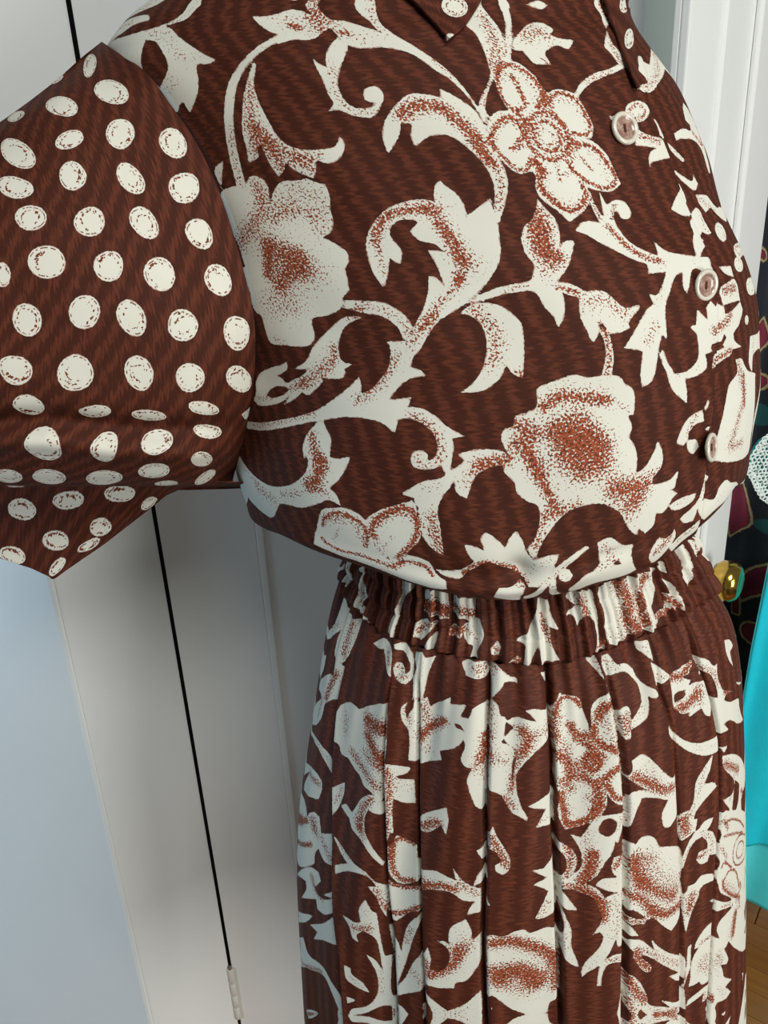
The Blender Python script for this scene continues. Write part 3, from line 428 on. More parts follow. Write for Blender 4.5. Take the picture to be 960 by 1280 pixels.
+ 5291,2027 5319,2024 5325,2006 5330,1987 5337,1968 5349,1983 5361,1998 5376,2019 5377,2000 5378,1981 5382,1966 5409,1947 5430,1972 5443,1956 5502,1982 5500,2013 5535,2008 5574,2002 5617,1992 5664,1981 5677,2016 5657,2034 5628,2054 5604,2071 5571,2083 5550,2095 5555,2116 5574,2137 5632,2165 5576,2162 5530,2157 5471,2129 5498,2102 5480,2083 5462,2111 5412,2106 5387,2106 5379,2124 5394,2132 5351,2139 5357,2166 5355,2190 5331,2202 5300,2207 5275,2207 5251,2205 5253,2224 5256,2244 5257,2261 5258,2279 5259,2298 5243,2282 5227,2266 5210,2249 5194,2230 5187,2212 5182,2192 5176,2170 5169,2153 5162,2134 5157,2116 5154,2103 5168,2087 5175,2107 5181,2128 5188,2145 5198,2162 5207,2176 5230,2180 5253,2181 5280,2173 5303,2158 5316,2138 5320,2113 5320,2093 5318,2072 5314,2054
+ 5384,2199 5391,2172 5401,2149 5444,2144 5472,2140 5508,2143 5551,2150 5532,2180 5505,2185 5474,2189 5439,2197
+ 5497,1928 5525,1907 5558,1901 5605,1895 5655,1889 5674,1917 5673,1934 5670,1955 5667,1976 5589,1975 5540,1975 5495,1976 5498,1950
+ 5559,1834 5607,1837 5659,1839 5658,1862 5659,1884 5591,1865 5573,1850
+ 5573,2209 5628,2217 5663,2254 5700,2287 5790,2316 5792,2343 5796,2370 5803,2398 5810,2426 5819,2453 5827,2480 5835,2507 5841,2535 5846,2563 5846,2590 5841,2615 5831,2633 5825,2658 5819,2682 5805,2703 5781,2719 5706,2721 5630,2702 5564,2679 5508,2654 5462,2628 5421,2601 5424,2580 5428,2560 5432,2537 5436,2521 5441,2504 5448,2485 5454,2465 5462,2445 5470,2426 5477,2405 5486,2383 5495,2360 5504,2338 5514,2319 5524,2304 5560,2289 5593,2275 5589,2244
+ 5740,2137 5931,2149 5934,2181 5898,2206 5819,2214 5768,2225 5754,2246 5750,2274 5747,2303 5723,2277 5708,2251 5708,2232 5712,2209 5720,2185 5730,2160
+ 5224,2434 5246,2379 5278,2350 5333,2343 5344,2395 5306,2391 5278,2412 5276,2443 5313,2455 5330,2490 5307,2510 5280,2484 5270,2444 5253,2453
+ 5340,2342 5359,2310 5365,2328 5351,2357
+ 5351,2430 5383,2425 5369,2445
+ 5337,2740 5358,2729 5408,2771 5446,2788 5459,2776 5469,2758 5491,2751 5517,2747 5586,2797 5847,2935 5663,2907 5608,2904 5561,2894 5503,2877 5470,2869 5443,2867 5418,2868 5396,2870 5345,2788 5337,2767
+ 5133,2854 5145,2807 5170,2776 5198,2795 5228,2791 5240,2776 5249,2823 5219,2857 5172,2905 5143,2915
+ 5264,2762 5339,2710 5377,2617 5407,2665 5339,2749 5320,2796 5291,2791
+ 5217,2858 5284,2840 5350,2814 5348,2863 5297,2889 5234,2923
+ 5205,2660 5245,2659 5330,2678 5316,2701 5275,2712 5220,2684
+ 4527,2650 4557,2652 4586,2665 4578,2627 4595,2608 4625,2627 4651,2659 4665,2630 4687,2608 4706,2642 4715,2681 4734,2717 4776,2705 4817,2706 4797,2747 4788,2795 4743,2819 4710,2817 4699,2787 4667,2767 4623,2722 4583,2708 4527,2755 4489,2789 4437,2784 4416,2770 4457,2769 4502,2753 4550,2705 4533,2681
+ 4581,2876 4616,2810 4659,2812 4690,2794 4702,2817 4642,2937 4621,2924
+ 4907,2701 4891,2708 4867,2718 4844,2729 4825,2739 4807,2754 4790,2771 4772,2790 4753,2813 4736,2835 4717,2854 4695,2875 4678,2890 4662,2930 4679,2923 4706,2910 4738,2879 4764,2833 4786,2806 4804,2788 4821,2777 4838,2768 4856,2756 4876,2738 4898,2724 4914,2715
+ 4855,2804 4851,2814 4844,2822 4835,2824 4825,2819 4816,2810 4811,2799 4809,2789 4811,2780 4818,2775 4827,2773 4838,2776 4847,2783 4853,2793
+ 4943,2702 4988,2697 5039,2756 5077,2768 5067,2800 5079,2904 5037,2924 4987,2915 4912,2902 4827,2965 4832,2895 4894,2822 4922,2816 4955,2792 4947,2747
- 4994,2814 5018,2801 5029,2830
+ 4783,2804 4801,2789 4792,2941 4760,2954 4766,2896''', '''9.3 0.35 3919,860 3982,902 4017,955 4047,985
6.2 0.35 3937,1056 3880,1089
6.2 0.12 3777,922 3835,961
4.34 0.25 4034,857 4088,799
5.58 0.4 3413,803 3761,809
4.96 0.3 3920,1397 3897,1434
11.16 0.3 4434,890 4495,921
3.1 0.95 4456,910 4477,925
7.44 0.6 4531,883 4547,939
3.72 0.5 4067,1246 4022,1319 4003,1394 3990,1440
4.34 0.25 4352,982 4311,1006
8.06 0.6 4213,1119 4161,1199 4139,1273 4110,1337
8.68 0.7 4163,1266 4175,1342 4186,1398
8.68 0.6 4188,1315 4236,1357 4286,1406
5.58 0.5 4258,1368 4330,1365
10.54 0.3 4601,929 4618,979 4650,992
1.86 1 4592,958 4614,963
6.2 0.5 4542,852 4570,895
5.58 0.45 4724,868 4715,925 4715,958
5.58 0.42 4506,1075 4472,1147 4478,1211 4516,1233 4558,1227
9.3 0.65 4052,1453 4047,1509 4000,1563 3899,1629 3844,1668
12.4 0.42 4119,1513 4204,1481 4261,1503 4264,1558 4224,1612
7.44 0.5 4075,1567 4157,1543 4210,1555
15.5 0.8 4019,1672 4072,1703 4098,1743
14.88 0.5 4006,1782 3996,1840 3936,1879 4028,1878
14.88 0.3 4134,1754 4176,1774
4.96 0.95 4007,1662 3957,1771
3.1 0.5 3908,2008 3955,2025
7.44 0.7 3995,1811 4048,1762 4113,1704
5.58 0.8 4388,1659 4445,1586 4527,1561 4598,1565
4.34 0.5 4387,1687 4380,1772
10.54 0.45 4614,1555 4613,1629 4621,1699 4625,1755
4.96 0.8 4600,1614 4619,1671 4622,1750
4.34 0.95 4601,1796 4586,1822
3.72 0.65 4563,1847 4504,1897 4455,1961
9.3 0.22 4622,1727 4670,1758
4.96 0.7 4228,1919 4281,1887
4.34 0.45 4316,1887 4383,1924 4406,1969
8.06 0.65 4155,2036 4129,2082 4073,2123 4009,2166
3.72 0.5 3831,2241 3744,2248
3.72 0.6 3941,2193 4011,2156
6.2 0.55 4486,1927 4438,1970 4406,2013
6.2 0.6 4350,2057 4317,2110 4269,2164 4211,2204
3.1 0.55 4041,2269 3899,2317 3671,2373
4.96 0.62 4387,2246 4434,2279 4463,2337 4453,2388
4.34 0.5 4388,2384 4412,2404
6.2 0.75 4022,2349 4029,2406 4058,2450
8.06 0.85 4048,2442 4034,2503 3997,2540
6.2 0.5 3997,2540 4062,2558
5.58 0.5 3938,2587 3840,2624
9.3 0.5 3678,2632 3762,2654
4.34 0.35 3578,2570 3664,2614
2.48 0.95 4012,2701 4040,2659 4092,2631 4144,2628 4189,2650 4194,2689 4174,2745
5.58 0.5 4061,2664 4149,2651 4166,2698
3.1 0.95 4220,2682 4224,2642 4272,2592 4328,2556 4372,2562 4382,2611 4361,2667 4290,2753
5.58 0.5 4250,2627 4309,2579 4362,2584
2.17 0.9 3986,2772 4006,2787 4062,2799 4152,2790 4234,2795 4272,2798
2.48 0.9 4274,2787 4325,2762 4379,2765 4401,2795
1.86 0.6 4080,2703 4039,2759
2.48 0.4 4247,2729 4289,2664
3.1 0.5 4230,2679 4226,2737 4257,2773
6.2 0.85 4581,2394 4661,2384
5.58 0.5 4531,2452 4564,2411
6.82 0.7 4431,2571 4435,2635 4449,2687
5.58 0.35 4400,2478 4450,2464
8.06 0.75 4688,2274 4727,2293 4694,2332
5.58 0.8 4776,2231 4826,2202 4889,2213 4971,2228
8.68 0.3 4794,2199 4875,2182 4939,2206
4.34 0.4 5013,2251 5035,2272
5.58 0.6 4805,2291 4854,2263 4894,2276
7.44 0.55 4789,2306 4742,2318 4725,2367 4756,2428
12.4 0.95 4844,2320 4900,2327 4933,2366
5.58 1 4844,2320 4883,2367
12.4 0.65 4851,2380 4884,2436
9.3 0.45 4932,2384 4958,2432
4.96 0.85 4729,2367 4756,2436 4790,2506 4807,2542
13.64 0.5 4835,2386 4900,2421 4933,2427
5.58 0.65 4774,2564 4746,2666
5.58 0.7 4807,2569 4873,2550
11.16 0.85 4998,2519 5084,2544 5068,2589
7.44 0.35 5011,2570 5053,2652
6.2 0.5 5124,2519 5166,2506
3.1 0.7 4982,2021 4983,2081 4973,2141
9.3 0.5 4944,1902 5013,1908 5057,1948
2.48 1 4972,1983 4978,2005
8.06 0.75 4904,1596 4876,1668 4862,1723
9.3 0.75 4891,1651 4873,1715 4894,1744
7.44 0.5 4891,1753 4844,1797
2.48 0.45 4785,1837 4712,1850
3.1 0.75 4868,1847 4920,1868
8.06 0.6 4614,1907 4643,1952 4658,1997 4650,2047 4631,2079
3.1 0.7 4706,2113 4716,2126
7.44 0.85 4627,1250 4668,1226 4735,1230 4766,1268 4790,1306 4803,1343
5.58 0.95 4801,1370 4815,1418
3.72 0.6 4830,1432 4826,1493 4794,1571
2.48 0.5 4796,1073 4825,1135
6.2 0.62 5059,907 5043,976 5018,1035 4959,1102
3.1 0.5 4905,1175 4870,1228
3.1 0.3 5120,953 5044,1054
8.06 0.6 5150,994 5212,963 5224,984
3.1 0.6 5152,1077 5161,1090
4.96 0.2 5204,857 5264,863
2.11 0.95 4942,1176 4960,1130 5000,1097 5041,1102 5065,1137 5077,1179 5063,1225 5029,1242
4.96 0.4 4976,1140 5029,1122 5056,1169 5050,1215
2.11 0.85 4937,1185 4937,1221 4958,1249 4995,1241
2.17 0.95 5005,1141 5003,1187 5001,1228
2.11 0.95 5085,1216 5122,1198 5170,1212 5183,1264 5182,1319 5149,1342 5114,1336
2.48 0.7 5081,1225 5078,1271 5098,1308
4.34 0.35 5099,1225 5154,1226 5174,1282
2.11 0.95 5108,1373 5161,1383 5195,1429 5217,1492 5174,1523 5118,1507 5073,1469 5057,1433
1.86 0.7 5110,1417 5134,1463
3.72 0.6 5092,1390 5070,1425
4.34 0.35 5139,1391 5182,1437 5182,1500
2.48 0.95 4956,1456 4938,1508 4955,1545 4999,1592 5056,1577 5083,1533 5079,1505
4.96 0.4 4965,1465 4953,1527 4997,1574 5049,1558
2.17 0.6 5018,1441 5008,1494
2.17 0.6 5057,1460 5032,1477
2.23 0.85 4846,1345 4879,1301 4922,1275 4947,1295 4945,1340 4921,1358
2.23 0.85 4842,1354 4852,1390 4876,1435 4902,1454 4947,1421
2.79 0.85 4895,1383 4932,1372
4.96 0.55 4901,1288 4943,1285
3.72 0.4 4875,1310 4850,1355
1.98 0.85 5043,1417 5011,1425 4982,1418 4961,1396 4953,1364 4959,1327 4977,1294 5005,1270 5036,1262 5065,1269 5085,1292 5094,1325 5089,1362 5071,1395 5043,1417
1.36 0.5 5040,1407 5012,1414 4987,1408 4969,1389 4962,1362 4967,1330 4983,1301 5007,1281 5034,1273 5059,1280 5077,1299 5084,1328 5080,1360 5064,1388 5040,1407
2.73 0.85 5034,1389 5015,1395 4997,1390 4984,1377 4979,1357 4983,1334 4994,1314 5011,1299 5031,1294 5049,1298 5061,1312 5067,1333 5063,1355 5052,1376 5034,1389
1.61 0.6 5027,1371 5016,1374 5007,1372 5001,1365 4998,1355 5000,1344 5006,1333 5015,1326 5025,1323 5035,1325 5041,1332 5044,1342 5042,1353 5036,1364 5027,1371
3.72 0.95 4947,1421 4968,1457
3.1 0.75 4963,1258 4977,1305
3.1 0.7 5072,1206 5051,1252
3.1 0.8 5097,1354 5107,1377
4.34 0.6 5503,993 5468,1046 5458,1081
3.1 0.5 5380,1114 5252,1160
4.96 0.8 5603,838 5616,881
2.48 0.7 5452,1259 5441,1270 5425,1278 5406,1283 5389,1284 5376,1279 5371,1271 5374,1261 5383,1250 5399,1242 5417,1237 5434,1236 5447,1240 5454,1248 5452,1259
4.34 0.65 5374,1349 5468,1367
4.34 0.55 5878,996 5697,1107 5509,1173
2.48 0.5 5569,1392 5627,1430
4.96 0.5 5901,1217 5909,1280
3.72 0.7 5792,1328 5867,1387 5881,1459
4.96 0.5 5657,1574 5760,1624
4.34 0.35 5597,1629 5593,1691
0.93 0.6 5725,1704 5718,1714 5706,1722 5693,1728 5681,1729 5671,1726 5665,1719 5666,1709 5671,1699 5682,1691 5695,1686 5709,1684 5720,1688 5726,1695 5725,1704
0.93 0.6 5881,1787 5864,1794 5842,1799 5819,1802 5799,1802 5783,1799 5773,1794 5770,1787 5774,1780 5786,1774 5804,1771 5826,1770 5851,1774 5874,1780 5881,1787
0.93 0.6 5848,1789 5835,1797 5817,1802 5797,1806 5780,1806 5767,1802 5760,1796 5759,1789 5765,1781 5778,1775 5796,1772 5817,1772 5837,1775 5849,1782 5848,1789
0.93 0.6 5775,1841 5770,1848 5759,1854 5746,1857 5733,1857 5722,1854 5715,1848 5714,1840 5718,1833 5727,1827 5739,1824 5753,1824 5765,1827 5773,1833 5775,1841
0.93 0.6 5875,1940 5867,1949 5852,1956 5836,1959 5819,1958 5806,1953 5798,1945 5795,1936 5800,1927 5810,1920 5826,1916 5844,1917 5861,1923 5873,1931 5875,1940
0.93 0.6 5727,2066 5723,2071 5717,2075 5710,2076 5703,2075 5697,2072 5695,2067 5695,2062 5699,2057 5705,2054 5712,2053 5719,2054 5725,2057 5727,2061 5727,2066
0.93 0.6 5947,2013 5936,2019 5972,2034 5956,2036 5956,2036 5927,2024 5936,2019 5947,2013 5927,2000 5941,1995 5947,1993 5947,1993 5941,1995 5954,2011 5947,2013
0.93 0.6 5914,1867 5912,1879 5912,1879 5912,1879 5912,1879 5912,1879 5912,1879 5914,1867 5905,1858 5905,1858 5905,1858 5905,1858 5905,1858 5914,1867 5914,1867
3.72 0.8 5112,1655 5152,1734 5197,1771 5252,1790
4.96 0.5 5159,2005 5118,2054
3.72 0.3 5216,1881 5187,1925
4.34 0.15 5375,1790 5446,1815
3.1 0.6 5176,1582 5142,1628
1.86 0.7 5096,1551 5097,1626
5.58 0.75 5404,2058 5474,2050 5541,2019
3.72 0.3 5301,2187 5218,2188
4.34 0.8 5400,2180 5531,2162
6.2 0.75 5535,1924 5639,1924
7.44 0.62 5604,2242 5663,2393 5598,2487 5537,2590 5637,2621
2.48 0.9 5653,2289 5668,2446
4.34 0.4 5788,2156 5764,2261
3.72 0.55 5303,2358 5272,2409
3.72 0.3 5526,2803 5467,2821
5.58 0.7 5162,2840 5216,2808
2.48 0.4 5339,2722 5373,2652
3.72 0.5 5261,2867 5334,2835
3.1 0.3 5232,2672 5305,2689
3.1 0.85 4509,2766 4566,2712 4624,2718 4684,2777 4705,2801
6.2 0.3 4733,2758 4782,2721
3.1 0.5 4653,2795 4693,2816
1.86 0.4 4840,2750 4761,2811
3.72 0.3 4823,2786 4839,2811
5.58 0.5 4965,2728 5002,2797 4943,2807
3.72 0.4 4793,2833 4782,2914''')
PRINT['c'] = ('''+ 236,250 253,246 265,227 269,190 264,148 250,120 228,111 204,118 178,134 158,157 153,180 167,204 192,224 215,241
+ 377,276 385,270 395,270 400,151 398,0 389,0 382,0 375,0 375,0 368,61 364,113 365,164 369,216 376,271''', '''1.2 0.7 232,225 243,222 250,208 252,186 249,162 239,144 226,137 211,139 198,148 188,162 186,178 193,195 205,210 218,221 232,225''')
PRINT['d'] = ('''+ 229,224 241,201 253,169 260,127 260,88 256,67 246,68 234,87 221,120 209,155 202,181 201,204 207,215 216,221
+ 122,219 135,209 146,182 153,157 153,132 146,116 135,112 122,120 110,136 101,159 95,187 92,224 100,225 110,215''', '''0.9 0.6 230,194 238,181 245,164 249,141 250,121 247,110 241,111 233,123 224,141 217,161 213,176 212,188 215,197 221,199 230,194
0.9 0.6 121,204 130,192 137,177 141,162 141,148 137,139 130,136 123,140 115,150 109,164 105,180 104,196 107,208 113,211 121,204''')
